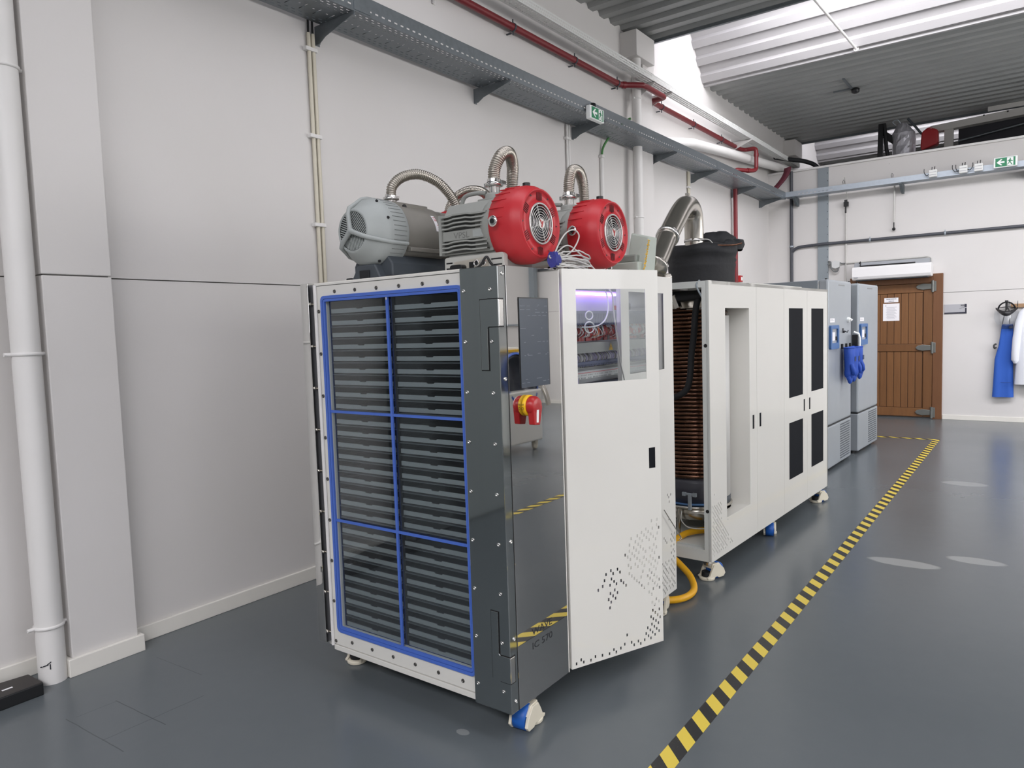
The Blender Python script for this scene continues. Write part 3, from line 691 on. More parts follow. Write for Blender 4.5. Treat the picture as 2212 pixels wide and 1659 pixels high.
while x < 5.5:
    for j, yy in enumerate((12.19, 12.26, 12.33)): holes.append((x + 0.02 * (j % 2), x + 0.02 * (j % 2) + 0.026, yy - 0.006, yy + 0.006))
    x += 0.06
part(MB().plate(lambda u, v, w_: (u, v, w_), 0.33, 9.0, FY0, FY1, FZ, FZ + 0.0015, holes), 'tray_floor', GALVL, ft)
for x in (0.46, 1.98, 3.50, 5.0):
    part(MB().prism([(12.43, FZ - 0.13), (12.43, FZ - 0.002), (12.14, FZ - 0.002), (12.14, FZ - 0.02), (12.33, FZ - 0.12), (12.37, FZ - 0.13)], 'x', x, x + 0.035), 'bracket', mat('bracket_grey', (92, 100, 104), 0.5, 0.3), ft)
part(MB().hexa([(0.055, 11.95, ZB), (0.36, 12.0, ZB), (0.36, 12.15, FZ), (0.30, 12.37, FZ), (0.055, 11.95, ZB + 0.002), (0.36, 12.0, ZB + 0.002), (0.36, 12.15, FZ + 0.002), (0.30, 12.37, FZ + 0.002)]), 'corner_plate', GALVL, ft)
JB = mat('box_white', (228, 229, 226), 0.45)
for n, (x, lab, wires) in enumerate(((2.42, 'white junction box on the far cable tray, first from the steel column', ((-0.11, 1),)), (2.79, 'white junction box on the far cable tray with cable loops on both sides', ((-0.13, 1), (-0.09, 1), (0.11, -1))), (2.97, 'white junction box on the far cable tray closest to the exit sign', ()))):
    j = thing('junction_box', lab, 'box', (x, 12.12, 3.53), group='junction boxes on the far tray')
    part(MB().box(x - 0.05, x + 0.05, 12.085, 12.145, 3.535, 3.635), 'box_body', JB, j, bevel=0.005)
    part(MB().box(x - 0.042, x + 0.042, 12.080, 12.0848, 3.56, 3.566).box(x - 0.042, x + 0.042, 12.080, 12.0848, 3.60, 3.604), 'lid_ridge', INKG, j)
    part(MB().cyl((x - 0.015, 12.11, 3.635), (x - 0.013, 12.11, 3.675), 0.005, 6), 'cable', BLACK, j)
    part(MB().cyl((x + 0.018, 12.11, 3.635), (x + 0.022, 12.11, 3.68), 0.006, 6), 'cable', BLACK, j)
    for o, sgn in wires:
        part(MB().tube(cr([(x + (-0.05 if o < 0 else 0.05), 12.10, 3.575), (x + o * 0.75, 12.10, 3.565), (x + o, 12.105, 3.61), (x + o * 1.02, 12.11, 3.66)], 5), 0.005, 6), 'cable', BLACK, j)

def exit_sign(name, label, org, ud, nrm, w_, h, dep, group='green exit signs'):
    """org lower corner of the face, ud reading direction, nrm outwards"""
    org = Vector(org); ud = Vector(ud); nv = Vector(nrm); up = Vector((0, 0, 1))
    t = thing(name, label, 'exit sign', tuple(org + ud * w_ / 2 - nv * dep), group=group)
    P = lambda u, v, d=0.0: org + ud * u * w_ + up * v * h + nv * d
    b = MB()
    m = 0.10
    b.hexa([P(-m, -m, -dep), P(1 + m, -m, -dep), P(1 + m, -m, -0.002), P(-m, -m, -0.002), P(-m, 1 + m, -dep), P(1 + m, 1 + m, -dep), P(1 + m, 1 + m, -0.002), P(-m, 1 + m, -0.002)])
    part(b, 'housing', SIGNW, t, bevel=0.008)
    def flat(polys, d, nm, mt):
        q = MB()
        for poly in polys:
            q.add([P(u, v, d) for u, v in poly], [tuple(range(len(poly)))])
        part(q, nm, mt, t)
    flat([[(0, 0), (1, 0), (1, 1), (0, 1)]], 0.0, 'green_panel', GREEN)
    flat([[(0.06, 0.5), (0.27, 0.86), (0.36, 0.86), (0.24, 0.60), (0.46, 0.60), (0.46, 0.40), (0.24, 0.40), (0.36, 0.14), (0.27, 0.14)]], 0.0012, 'white_arrow', SIGNW)
    flat([[(0.58, 0.04), (0.90, 0.04), (0.90, 0.96), (0.58, 0.96)]], 0.0012, 'white_doorway', SIGNW)
    cir = [(0.745 + 0.032 * math.cos(a), 0.80 + 0.075 * math.sin(a)) for a in [k * PI / 5 for k in range(10)]]
    flat([cir, [(0.70, 0.72), (0.78, 0.70), (0.76, 0.44), (0.68, 0.46)],
          [(0.70, 0.72), (0.63, 0.60), (0.60, 0.62), (0.60, 0.55), (0.65, 0.52), (0.72, 0.62)], [(0.77, 0.68), (0.83, 0.56), (0.88, 0.58), (0.88, 0.52), (0.81, 0.48), (0.75, 0.60)],
          [(0.69, 0.47), (0.74, 0.45), (0.68, 0.28), (0.60, 0.12), (0.585, 0.18), (0.64, 0.30)], [(0.72, 0.47), (0.765, 0.45), (0.80, 0.30), (0.86, 0.12), (0.80, 0.12), (0.76, 0.27)]], 0.0024, 'running_figure', GREEN)
    return t
t = exit_sign('exit_sign', 'green running-man exit sign fixed to the side wall cable tray', (0.42, 5.83, 3.435), (0, 1, 0), (1, 0, 0), 0.215, 0.10, 0.05)
part(MB().lathe((0.395, 5.90, 3.55), (0, 0, 1), [(0.03, 0), (0.028, 0.02), (0.015, 0.028)], 12), 'cable_gland', BLACK, t)
exit_sign('exit_sign', 'green running-man exit sign on the far wall cable tray', (3.165, 12.08, 3.548), (1, 0, 0), (0, -1, 0), 0.225, 0.115, 0.04)

for (x, z0, zs, lab, n) in ((1.21, 2.0, 3.30, 'long grey pull cord with a black socket block on the far wall', 1), (1.88, 2.88, 2.92, 'short grey cord ending in a black toggle on the far wall', 2)):
    h = thing('hanging_cord', lab, 'cord', (x, 12.36, z0))
    if n == 1:
        part(MB().tube([(x + 0.012, 12.2, 3.72), (x + 0.01, 12.36, 3.55), (x + 0.015, 12.38, 3.42)], 0.006, 6), 'cable', CABLE, h)
        part(MB().box(x - 0.03, x + 0.035, 12.35, 12.41, 3.30, 3.37).box(x - 0.018, x + 0.024, 12.34, 12.36, 3.36, 3.40).cyl((x - 0.004, 12.38, 3.30), (x - 0.006, 12.38, 3.20), 0.012, 8), 'socket_block', BLACK, h)
        part(MB().cyl((x - 0.006, 12.41, 3.2), (x - 0.008, 12.41, 0.4), 0.010, 8), 'conduit', CABLE, h)
    else:
        part(MB().cyl((x + 0.01, 12.36, 3.52), (x, 12.39, 2.98), 0.011, 8), 'conduit', CABLE, h)
        part(MB().cyl((x, 12.39, 2.98), (x, 12.39, 2.90), 0.008, 8).sphere((x, 12.39, 2.88), 0.025, 10, 6), 'toggle', BLACK, h)
    part(MB().tube([(x - 0.008, 12.2, 3.62), (x - 0.012, 12.2, 3.66), (x, 12.2, 3.685), (x + 0.014, 12.2, 3.66), (x + 0.010, 12.2, 3.62)], 0.004, 6), 'tie_loop', BLACK, h)
jb = thing('junction_box', 'grey diamond junction box with looped cables beside the steel column', 'box', (1.06, 12.40, 2.36))
part(MB().prism([(1.00, 2.45), (1.06, 2.475), (1.12, 2.45), (1.115, 2.365), (1.06, 2.345), (1.005, 2.365)], 'y', 12.36, 12.43), 'box_body', mat('box_grey', (206, 207, 206), 0.5), jb, bevel=0.004)
part(MB().tube(cr([(0.945, 12.40, 2.465), (0.985, 12.38, 2.45), (1.0, 12.37, 2.36), (1.04, 12.37, 2.30), (1.09, 12.37, 2.31), (1.10, 12.38, 2.37)], 5), 0.012, 8).tube(cr([(0.945, 12.40, 2.40), (0.98, 12.38, 2.41), (1.01, 12.37, 2.39)], 5), 0.009, 8).tube(cr([(1.11, 12.38, 2.44), (1.15, 12.40, 2.42), (1.20, 12.41, 2.42)], 5), 0.009, 8), 'cable', mat('grey_cable', (110, 112, 112), 0.5), jb)
solo(MB().tube([(1.2, 12.41, 2.42), (1.6, 12.41, 2.425), (2.28, 12.41, 2.43)], 0.011, 8).tube(cr([(2.28, 12.41, 2.43), (2.33, 12.40, 2.43), (2.38, 12.38, 2.40), (2.385, 12.36, 2.36)], 4), 0.008, 8), 'heater_feed_conduit', CABLE, 'thin grey conduit running along the wall above the door heater', 'conduit')

# ---- air curtain over the wooden door
ac = thing('air_curtain', 'long white air curtain unit mounted above the wooden door', 'heater', (1.86, 12.3, 2.12))
AX0, AX1 = 1.34, 2.405
part(MB().prism([(12.43, 2.145), (12.22, 2.125), (12.17, 2.14), (12.15, 2.18), (12.15, 2.30), (12.18, 2.33), (12.43, 2.33)], 'x', AX0, AX1), 'casing', mat('heater_white', (234, 233, 232), 0.4), ac, bevel=0.006)
part(MB().prism([(12.43, 2.325), (12.20, 2.325), (12.26, 2.40), (12.43, 2.40)], 'x', AX0 + 0.02, AX1 - 0.03), 'top_grille', mat('heater_grey', (160, 163, 167), 0.5), ac)
part(MB().hexa([(AX0 + 0.11, 12.188, 2.327), (AX1 - 0.21, 12.188, 2.327), (AX1 - 0.21, 12.215, 2.345), (AX0 + 0.11, 12.215, 2.345), (AX0 + 0.11, 12.186, 2.336), (AX1 - 0.21, 12.186, 2.336), (AX1 - 0.21, 12.213, 2.354), (AX0 + 0.11, 12.213, 2.354)]), 'intake_slot', BLACK, ac)
part(MB().box(AX0 + 0.05, AX1 - 0.05, 12.20, 12.40, 2.118, 2.13), 'outlet_grille', SLATE, ac)
part(MB().tube(cr([(1.43, 12.25, 2.39), (1.45, 12.21, 2.41), (1.455, 12.19, 2.37), (1.45, 12.185, 2.34)], 4), 0.008, 6), 'cable', BLACK, ac)
part(MB().box(1.37, 1.43, 12.147, 12.15, 2.165, 2.178), 'badge', INKG, ac)

# ---- notices and sign
def notice(name, label, x0, x1, z0, z1, y_, lines, big=0):
    t = thing(name, label, 'notice', ((x0 + x1) / 2, y_, z0))
    part(MB().box(x0, x1, y_ - 0.002, y_, z0, z1), 'sheet', PAPER, t)
    q = MB()
    for (a, b, zc, hh) in lines: q.box(x0 + (x1 - x0) * a, x0 + (x1 - x0) * b, y_ - 0.0026, y_ - 0.002, zc - hh / 2, zc + hh / 2)
    part(q, 'print_line', INKG if not big else INK, t)
    return t
yN = yL - 0.003
tn = thing('door_notice', 'small white heading notice on the wooden door above the larger sheet', 'notice', (1.86, yN, 1.77))
part(MB().box(1.755, 1.948, yN - 0.002, yN, 1.772, 1.842), 'sheet', PAPER, tn)
q2 = MB()
for a, b, zc in ((1.785, 1.92, 1.823), (1.815, 1.89, 1.792)):
    x = a
    while x < b:
        wd = random.uniform(0.006, 0.02); q2.box(x, min(x + wd, b), yN - 0.0026, yN - 0.002, zc - 0.005, zc + 0.005); x += wd + 0.004
part(q2, 'print_line', mat('soft_ink', (110, 112, 120), 0.7), tn)
notice('door_notice', 'A4 sheet of fine print pinned to the wooden door planks', 1.738, 1.964, 1.49, 1.755, yN,
       [(0.13, 0.2, 1.722, 0.012)] + [(0.2 + 0.02 * (k % 3), 0.84 - 0.05 * ((k * 7) % 4), 1.70 - k * 0.0125, 0.004) for k in range(15)])
sg = thing('wall_sign', 'grey metal plaque with dark edge and chevron marks beside the wooden door', 'sign', (2.69, 12.43, 1.56))
part(MB().box(2.552, 2.832, 12.42, 12.43, 1.568, 1.706), 'plate', mat('plaque_grey', (186, 186, 190), 0.4, 0.3), sg)
part(MB().box(2.552, 2.832, 12.4185, 12.4199, 1.568, 1.588).box(2.812, 2.832, 12.4185, 12.4199, 1.588, 1.648).box(2.805, 2.832, 12.4185, 12.4199, 1.66, 1.706), 'dark_edge', mat('plaque_dark', (44, 44, 58), 0.4), sg)
q = MB()
for k in range(3):
    for s2 in (0, 1):
        x = 2.756 + k * 0.016; z = 1.675 - s2 * 0.0
        q.add([(x, 12.4185, z + 0.022), (x + 0.008, 12.4185, z + 0.022), (x + 0.016, 12.4185, z + 0.011), (x + 0.008, 12.4185, z + 0.011)], [(0, 1, 2, 3)])
        q.add([(x + 0.008, 12.4185, z + 0.011), (x + 0.016, 12.4185, z + 0.011), (x + 0.008, 12.4185, z), (x, 12.4185, z)], [(0, 1, 2, 3)])
for k in range(6): q.add([(2.745 + k * 0.011, 12.4185, 1.635 + 0.004 * k), (2.750 + k * 0.011, 12.4185, 1.635 + 0.004 * k), (2.753 + k * 0.011, 12.4185, 1.643 + 0.004 * k), (2.748 + k * 0.011, 12.4185, 1.643 + 0.004 * k)], [(0, 1, 2, 3)])
part(q, 'chevron', MATS['plaque_dark'], sg)

cpnt = thing('fire_call_point', 'small red fire call point on the wall above the white cabinet', 'call point', (0.02, 10.92, 2.16))
part(MB().box(0.0, 0.05, 10.87, 10.97, 2.15, 2.25), 'red_case', REDB, cpnt, bevel=0.006)
part(MB().box(0.05, 0.053, 10.89, 10.95, 2.175, 2.225), 'white_face', SIGNW, cpnt)
# ================================================================== FREEZE DRYER (nearest machine)
FX0, FX1, FY, FYB, FZ0, FZ1 = 1.062, 2.168, 2.052, 3.57, 0.122, 1.785
fd = thing('freeze_dryer', 'tall white freeze dryer with mirror steel corner and blue-sealed tray door', 'freeze dryer', (1.6, 2.8, 0))
YP = 2.070                                  # plane of the white door frame
body = MB()
body.box(1.085, 1.105, 2.10, FYB, FZ0, FZ1 - 0.004)                    # wall side
body.box(1.085, 2.150, FYB - 0.02, FYB, FZ0, FZ1 - 0.004)              # rear
body.box(1.085, 2.150, 2.09, FYB, FZ1 - 0.02, FZ1 - 0.002)             # top
body.box(1.085, 2.150, 2.09, FYB, FZ0, FZ0 + 0.03)                     # bottom
body.box(2.00, 2.03, 2.11, FYB - 0.02, FZ0 + 0.03, FZ1 - 0.02)         # wall between chamber and switchgear
body.box(2.03, 2.150, 2.43, 2.452, FZ0 + 0.03, FZ1 - 0.02)
body.box(2.03, 2.150, 3.535, FYB - 0.02, FZ0 + 0.03, FZ1 - 0.02)
part(body, 'cabinet_body', WHITE, fd)
ch = MB()
ch.box(1.19, 1.205, 2.085, 2.62, 0.2, 1.73); ch.box(1.978, 1.998, 2.085, 2.62, 0.2, 1.73)
ch.box(1.19, 1.998, 2.60, 2.62, 0.2, 1.73); ch.box(1.19, 1.998, 2.085, 2.62, 1.715, 1.735); ch.box(1.19, 1.998, 2.085, 2.62, 0.19, 0.212)
ch.box(1.580, 1.598, 2.10, 2.6, 0.2, 1.73)
part(ch, 'chamber', DARKIN, fd)
# white front frame
fr = MB()
fr.plate(lambda u, v, w_: (u, w_, v), 1.150, 1.990, 0.146, 1.766, YP, YP + 0.02, [(1.206, 1.974, 0.236, 1.702)])
part(fr, 'door_frame', WHITE, fd, bevel=0.0015)
part(MB().box(1.150, 1.990, YP - 0.004, YP + 0.02, 1.768, 1.778), 'top_lip', WHITE, fd, bevel=0.0015)
part(MB().box(1.150, 1.990, YP - 0.004, YP + 0.02, 0.119, 0.142), 'bottom_lip', WHITE, fd, bevel=0.0015)
# gasket and dividers
g = ring_prism(MB(), rrect(1.183, 1.990, 0.212, 1.722, 0.022), rrect(1.196, 1.981, 0.226, 1.709, 0.014), 'y', YP - 0.010, YP)
part(g, 'gasket', BLUE, fd)
g = ring_prism(MB(), rrect(1.198, 1.9795, 0.228, 1.7075, 0.013), rrect(1.209, 1.972, 0.240, 1.697, 0.004), 'y', YP - 0.009, YP)
part(g, 'gasket', BLUE, fd)
part(MB().box(1.5825, 1.5945, YP - 0.004, YP + 0.004, 0.24, 1.697), 'divider_bar', BLUE, fd)
for z in (1.2155, 0.727): part(MB().box(1.209, 1.972, YP - 0.0035, YP + 0.004, z - 0.0055, z + 0.0055), 'divider_bar', BLUE, fd)
part(MB().box(1.205, 1.975, YP + 0.005, YP + 0.008, 0.236, 1.702), 'window_pane', ACRYL, fd)
part(MB().box(1.5855, 1.5915, YP - 0.006, YP - 0.002, 1.687, 1.697), 'bar_end_cap', WHITE, fd)
# steel flange with the door latches
fl = MB()
fl.box(1.992, FX1, FY, FY + 0.045, 0.118, 1.779)
part(fl, 'latch_flange', DARKSTEEL, fd, bevel=0.002)
GRV = mat('groove_black', (12, 12, 13), 0.6)
def latch(z0, z1, zt0, zt1):
    """tall plate z0..z1, corner block zt0..zt1 reaching round the edge"""
    A0, A1 = 2.086, 2.120
    poly = [(A0, z0), (A1, z0), (A1, z1), (A0, z1)]
    gv = MB().box(A0 - 0.003, A1 + 0.003, FY - 0.0006, FY, z0 - 0.003, z1 + 0.003).box(A1, FX1 + 0.0006, FY - 0.0006, FY + 0.031, zt0 - 0.003, zt1 + 0.003)
    part(gv, 'latch_groove', GRV, fd)
    up = zt1 > (z0 + z1) / 2
    if up: poly = [(A0 + .004, zt1), (A0, zt1 - .004), (A0, z0), (A1 - 0.002, z0), (A1 - 0.002, zt0 - 0.006), (A1 + 0.004, zt0), (FX1 + 0.001, zt0), (FX1 + 0.001, zt1)]
    else: poly = [(A0, z1), (A0, zt0 + .006), (A0 + .006, zt0), (FX1 + 0.001, zt0), (FX1 + 0.001, zt1), (A1 + 0.004, zt1), (A1 - 0.002, zt1 + 0.006), (A1 - 0.002, z1)]
    part(MB().prism(poly, 'y', FY - 0.0035, FY - 0.0005), 'latch_plate', DARKSTEEL, fd, bevel=0.001)
    part(MB().box(2.140, FX1 + 0.0035, FY - 0.002, FY + 0.026, zt0 + 0.001, zt1 - 0.001), 'latch_corner', CHROME, fd, bevel=0.002)
latch(1.405, 1.66, 1.562, 1.661)
latch(0.245, 0.503, 0.238, 0.338)
# steel strip on the hinge side
part(MB().box(1.062, 1.112, FY, FY + 0.045, 0.146, 1.781), 'hinge_flange', MIRROR, fd, bevel=0.001)
part(MB().box(1.112, 1.150, FY + 0.030, FY + 0.04, 0.13, 1.776), 'hinge_recess', mat('hinge_steel', (120, 121, 126), 0.4, 0.3), fd)
part(MB().cyl((1.146, FY + 0.012, 0.14), (1.146, FY + 0.012, 1.772), 0.008, 12), 'hinge_tube', WPIPE, fd)
for k in range(9):
    z = 1.69 - 0.187 * k
    part(MB().cyl((1.100, FY + 0.02, z), (1.142, FY + 0.018, z), 0.005, 8).sphere((1.108, FY + 0.012, z), 0.009, 8, 6), 'hinge_bolt', STEEL, fd)
# polished side panel
part(MB().box(FX1 - 0.015, FX1, FY + 0.045, FY + 0.049, 0.118, 1.781), 'panel_joint', GRV, fd)
part(MB().box(2.10, FX1, FY + 0.0492, 2.452, 0.118, 1.782), 'side_panel', MIRROR, fd, bevel=0.001)
part(MB().box(2.10, FX1 + 0.0005, 2.452, 2.458, 0.118, 1.782), 'panel_edge', WHITE, fd)
# socket screws
def screw_mesh(r=0.0075):
    m = MB().lathe((0, 0, 0), (0, -1, 0), [(r, -0.002), (r, 0.0022), (r * 0.8, 0.0038), (r * 0.5, 0.0038), (r * 0.42, 0.001), (0.0001, 0.001)], 12)
    return mesh_of(m, 'screw', CHROME)
SM = screw_mesh(); SMD = screw_mesh(0.008); SMD.materials[0] = mat('recess_screw', (98, 96, 92), 0.4, 0.8)
IL = TF[fd.name].inverted()
def put(me, name, p, rot=(0, 0, 0), par=None):
    return sub(None, me, name, par or fd, IL @ Vector(p), rot)
for k in range(6):
    put(SMD, 'screw', (1.27 + 0.1295 * k, YP, 1.738)); put(SMD, 'screw', (1.27 + 0.1295 * k, YP, 0.176))
for k in range(9):
    z = 1.696 - 0.187 * k
    put(SM, 'screw', (2.010, FY, z)); put(SM, 'screw', (2.133, FY, z)); put(SMD, 'screw', (1.160, YP, z - 0.04))
for z in (1.752, 1.372, 0.77, 0.40, 0.16): put(SM, 'screw', (FX1, FY + 0.027, z), (0, 0, PI / 2))
# shelves and trays
ORD = ['first', 'second', 'third', 'fourth', 'fifth', 'sixth', 'seventh', 'eighth', 'ninth']
shelf_me = None; tray_me = None
TW, TD = 0.362, 0.46
def tray_meshes():
    h = 0.0185; w0, w1 = TW / 2, 0.036
    m = MB().prism([(-w0, 0), (w0, 0), (w0, h), (w1 / 2 + 0.004, h), (w1 / 2, h - 0.0045), (-w1 / 2, h - 0.0045), (-w1 / 2 - 0.004, h), (-w0, h)], 'y', 0, 0.004)
    q = MB().box(-w0, w0, 0.004, TD, 0, 0.003).box(-w0, -w0 + 0.003, 0.004, TD, 0.003, h).box(w0 - 0.003, w0, 0.004, TD, 0.003, h).box(-w0, w0, TD - 0.004, TD, 0.003, h)
    return mesh_of(m, 'front_lip', TRAYM), mesh_of(q, 'tray_pan', PANM)
lip_me, pan_me = tray_meshes()
shelf_me = mesh_of(MB().box(-TW / 2 - 0.003, TW / 2 + 0.003, 0.0, TD + 0.02, -0.0035, 0), 'shelf', mat('shelf_grey', (84, 88, 90), 0.45))
rows_ = [1.658 - 0.0522 * k for k in range(9)], [1.172 - 0.0518 * k for k in range(9)], [0.680 - 0.0538 * k for k in range(9)]
for sec, zs in enumerate(rows_):
    for k, zc in enumerate(zs):
        for cx_, side in ((1.394, 'hinge'), (1.786, 'latch')):
            p = (cx_, 2.094, zc - 0.0125)
            o = D.objects.new('drying_tray', None); COL.objects.link(o); o.location = p; o.empty_display_size = 0.05
            sub(None, lip_me, 'front_lip', o); sub(None, pan_me, 'tray_pan', o)
            nm = ('upper', 'middle', 'lower')[sec]
            props(o, 'grey metal tray, %s from the top on the %s side of the %s section' % (ORD[k], side, nm), 'tray', 'trays in the freeze dryer')
            sub(None, shelf_me, 'shelf', fd, IL @ Vector((cx_, 2.090, zc - 0.019)))
# touch screen
part(MB().box(FX1, FX1 + 0.003, 2.174, 2.370, 1.330, 1.668), 'touchscreen_bezel', BLACK, fd)
SCR = mat('touchscreen_glass', (70, 78, 88), 0.25, 0.0, spec=0.4)
ts = part(MB().box(FX1 + 0.003, FX1 + 0.0038, 2.1742, 2.3640, 1.3302, 1.6635), 'touchscreen', SCR, fd)
q = MB(); random.seed(5)
for z in (1.64, 1.636, 1.622, 1.612, 1.60, 1.552, 1.525, 1.50, 1.455, 1.45, 1.36, 1.348):
    y = 2.178
    while y < 2.355:
        wd = random.uniform(0.008, 0.035)
        if random.random() < 0.5: q.box(FX1 + 0.0038, FX1 + 0.0040, y, min(y + wd, 2.36), z - 0.0008, z + 0.0008)
        y += wd + 0.012
part(q, 'screen_print', mat('screen_line', (104, 112, 122), 0.4), ts)
# main switch
SY, SZ = 2.212, 1.262
XX = FX1
sw = part(MB().lathe((XX, SY, SZ), (1, 0, 0), [(0.036, 0), (0.040, 0.002), (0.040, 0.014), (0.037, 0.017)], 32), 'rotary_switch', YELLOW, fd)
part(MB().lathe((XX + 0.017, SY, SZ), (1, 0, 0), [(0.035, 0), (0.037, 0.004), (0.037, 0.018), (0.030, 0.030), (0.012, 0.032)], 24)
     .prism([(SY - 0.030, SZ + 0.005), (SY - 0.022, SZ - 0.070), (SY + 0.014, SZ - 0.074), (SY + 0.034, SZ - 0.005), (SY + 0.01, SZ + 0.02)], 'x', XX + 0.020, XX + 0.047), 'switch_handle', REDB, sw, bevel=0.003)
part(MB().prism([(SY - 0.006, SZ + 0.006), (SY - 0.010, SZ - 0.062), (SY + 0.002, SZ - 0.063), (SY + 0.008, SZ + 0.006)], 'x', XX + 0.0472, XX + 0.0486), 'white_stripe', SIGNW, sw)
lt = MB()
text(lt, 'O', (XX + 0.003, SY - 0.0412, SZ - 0.014), (1, 0, 0), (0, 0, 1), 0.009, 0.012, 0.0004)
text(lt, 'OFF', (XX + 0.002, SY - 0.0412, SZ + 0.003), (1, 0, 0), (0, 0, 1), 0.011, 0.007, 0.0004)
part(lt, 'switch_lettering', INK, sw)
# lettering on the side panel
for s_, y_, z_, w_ in (('WAVE', 2.196, 0.369, 0.140), ('IC 570', 2.198, 0.314, 0.139)):
    part(text(MB(), s_, (FX1, y_, z_), (0, 1, 0), (0, 0, 1), w_, 0.026, 0.0005), 'lettering', INK, fd)

# ---- open cabinet leaf
AH = V(2.176, 2.463, 0); AE = V(2.379, 2.926, 0); TU = (AE - AH).normalized(); TN = V(TU.y, -TU.x, 0)      # TN points outwards
LM = lambda u, v, w_: tuple(AH + TU * u + V(0, 0, v) - TN * w_)
hl = []
def hole(u, z, w_=0.0082, h=0.0132): hl.append((u - w_ / 2, u + w_ / 2, z - h / 2, z + h / 2))
sparse = [(.025,.145),(.049,.156),(.062,.143),(.099,.141),(.123,.151),(.16,.147),(.198,.144),(.222,.156),(.235,.142),(.26,.153),(.282,.165),(.32,.164),(.334,.149),(.358,.16),(.371,.146),(.394,.157),(.296,.203),(.146,.435),(.17,.447),(.18,.47),(.189,.495),(.215,.507),(.227,.492),(.251,.506),(.264,.491),(.217,.47),(.231,.456),(.244,.443),(.209,.444),(.269,.452),(.282,.440),(.296,.426),(.234,.418),(.248,.404),(.21,.407),(.224,.394),(.237,.381),(.2,.383),(.213,.369),(.206,.345),(.443,.687),(.475,.688),(.294,.56),(.328,.627),(.433,.253),(.446,.241),(.318,.60)]
for a in sparse: hole(*a)
random.seed(3)
def inside(u, z):
    if z > 0.665 or z < 0.155 or u > 0.488: return False
    lim = [(0.665, .40), (0.64, .36), (0.60, .335), (0.57, .31), (0.52, .30), (0.50, .32), (0.47, .31), (0.44, .31), (0.425, .34), (0.40, .38), (0.38, .42), (0.33, .43), (0.28, .44), (0.26, .46), (0.235, .455), (0.215, .415), (0.19, .40), (0.17, .39), (0.155, .40)]
    for (za, ua), (zb, ub) in zip(lim[:-1], lim[1:]):
        if zb <= z <= za: return u > ua + (ub - ua) * (za - z) / (za - zb)
    return False
for i in range(-10, 60):
    for j in range(-40, 60):
        u = 0.41 + 0.0137 * i + 0.0103 * j; z = 0.655 - 0.0132 * i + 0.0243 * j
        if 0 < u < 0.49 and inside(u, z) and random.random() < 0.86 and all(abs(u - (h[0] + h[1]) / 2) > 0.009 or abs(z - (h[2] + h[3]) / 2) > 0.014 for h in hl):
            hole(u, z)
WIN1 = (0.069, 0.432, 1.318, 1.705); HND = (0.437, 0.474, 0.922, 1.013)
cdoor = part(MB().plate(LM, 0.002, 0.503, 0.126, 1.786, 0.0, 0.002, hl + [WIN1, HND]), 'cabinet_door', WHITE, fd)
def edge(u0, u1, z0, z1, d=0.022):
    c = [LM(u0, z0, 0.002), LM(u1, z0, 0.002), LM(u1, z0, d), LM(u0, z0, d), LM(u0, z1, 0.002), LM(u1, z1, 0.002), LM(u1, z1, d), LM(u0, z1, d)]
    return c
part(MB().hexa(edge(0.002, 0.0045, 0.126, 1.786)).hexa(edge(0.5005, 0.503, 0.126, 1.786)).hexa(edge(0.0045, 0.5005, 1.784, 1.786)).hexa(edge(0.0045, 0.5005, 0.126, 0.128)), 'folded_edge', WHITE, cdoor)
part(MB().hexa(edge(WIN1[0] - .005, WIN1[1] + .005, WIN1[2] - .005, WIN1[3] + .005, 0.006)), 'window_pane', GLASS, cdoor)
part(MB().hexa(edge(HND[0] - .002, HND[1] + .002, HND[2] - .002, HND[3] + .002, 0.018)), 'recessed_handle', BLACKP, cdoor, bevel=0.002)
# ---- closed cabinet leaf
CM = lambda u, v, w_: (2.166 - w_, u, v)
hl2 = []
random.seed(8)
for i in range(-30, 60):
    for j in range(-40, 60):
        u = 3.10 + 0.0137 * i + 0.0103 * j; z = 0.45 - 0.0132 * i + 0.0243 * j
        if 3.03 < u < 3.545 and 0.145 < z < 0.47 and (z < 0.31 or (u > 3.49 and z < 0.45)) and random.random() < 0.88: hl2.append((u - .0038, u + .0038, z - .0062, z + .0062))
for u, z in ((3.41, .44), (3.425, .425), (3.44, .41), (3.33, .46), (3.46, .66), (3.475, .645), (3.48, .62), (3.50, .655), (3.47, .53)): hl2.append((u - .0038, u + .0038, z - .0062, z + .0062))
leaf = part(MB().plate(CM, 2.982, 3.559, 0.126, 1.792, 0.0, 0.002, hl2 + [(3.063, 3.448, 1.322, 1.708)]), 'cabinet_door', WHITE, fd)
part(MB().box(2.144, 2.164, 2.982, 2.985, 0.126, 1.792).box(2.144, 2.164, 3.556, 3.559, 0.126, 1.792).box(2.144, 2.164, 2.985, 3.556, 1.79, 1.792).box(2.144, 2.164, 2.985, 3.556, 0.126, 0.128), 'folded_edge', WHITE, leaf)
part(MB().box(2.160, 2.1635, 3.058, 3.453, 1.317, 1.713), 'window_pane', GLASS, leaf)
st_ = MB().tube([(2.185, 3.37, 0.604), (2.190, 3.565, 0.413)], 0.003, 6).tube([(2.19, 3.565, 0.413), (2.19, 3.572, 0.402), (2.186, 3.565, 0.397), (2.184, 3.557, 0.403)], 0.003, 6)
part(st_, 'door_stay', CHROME, leaf)
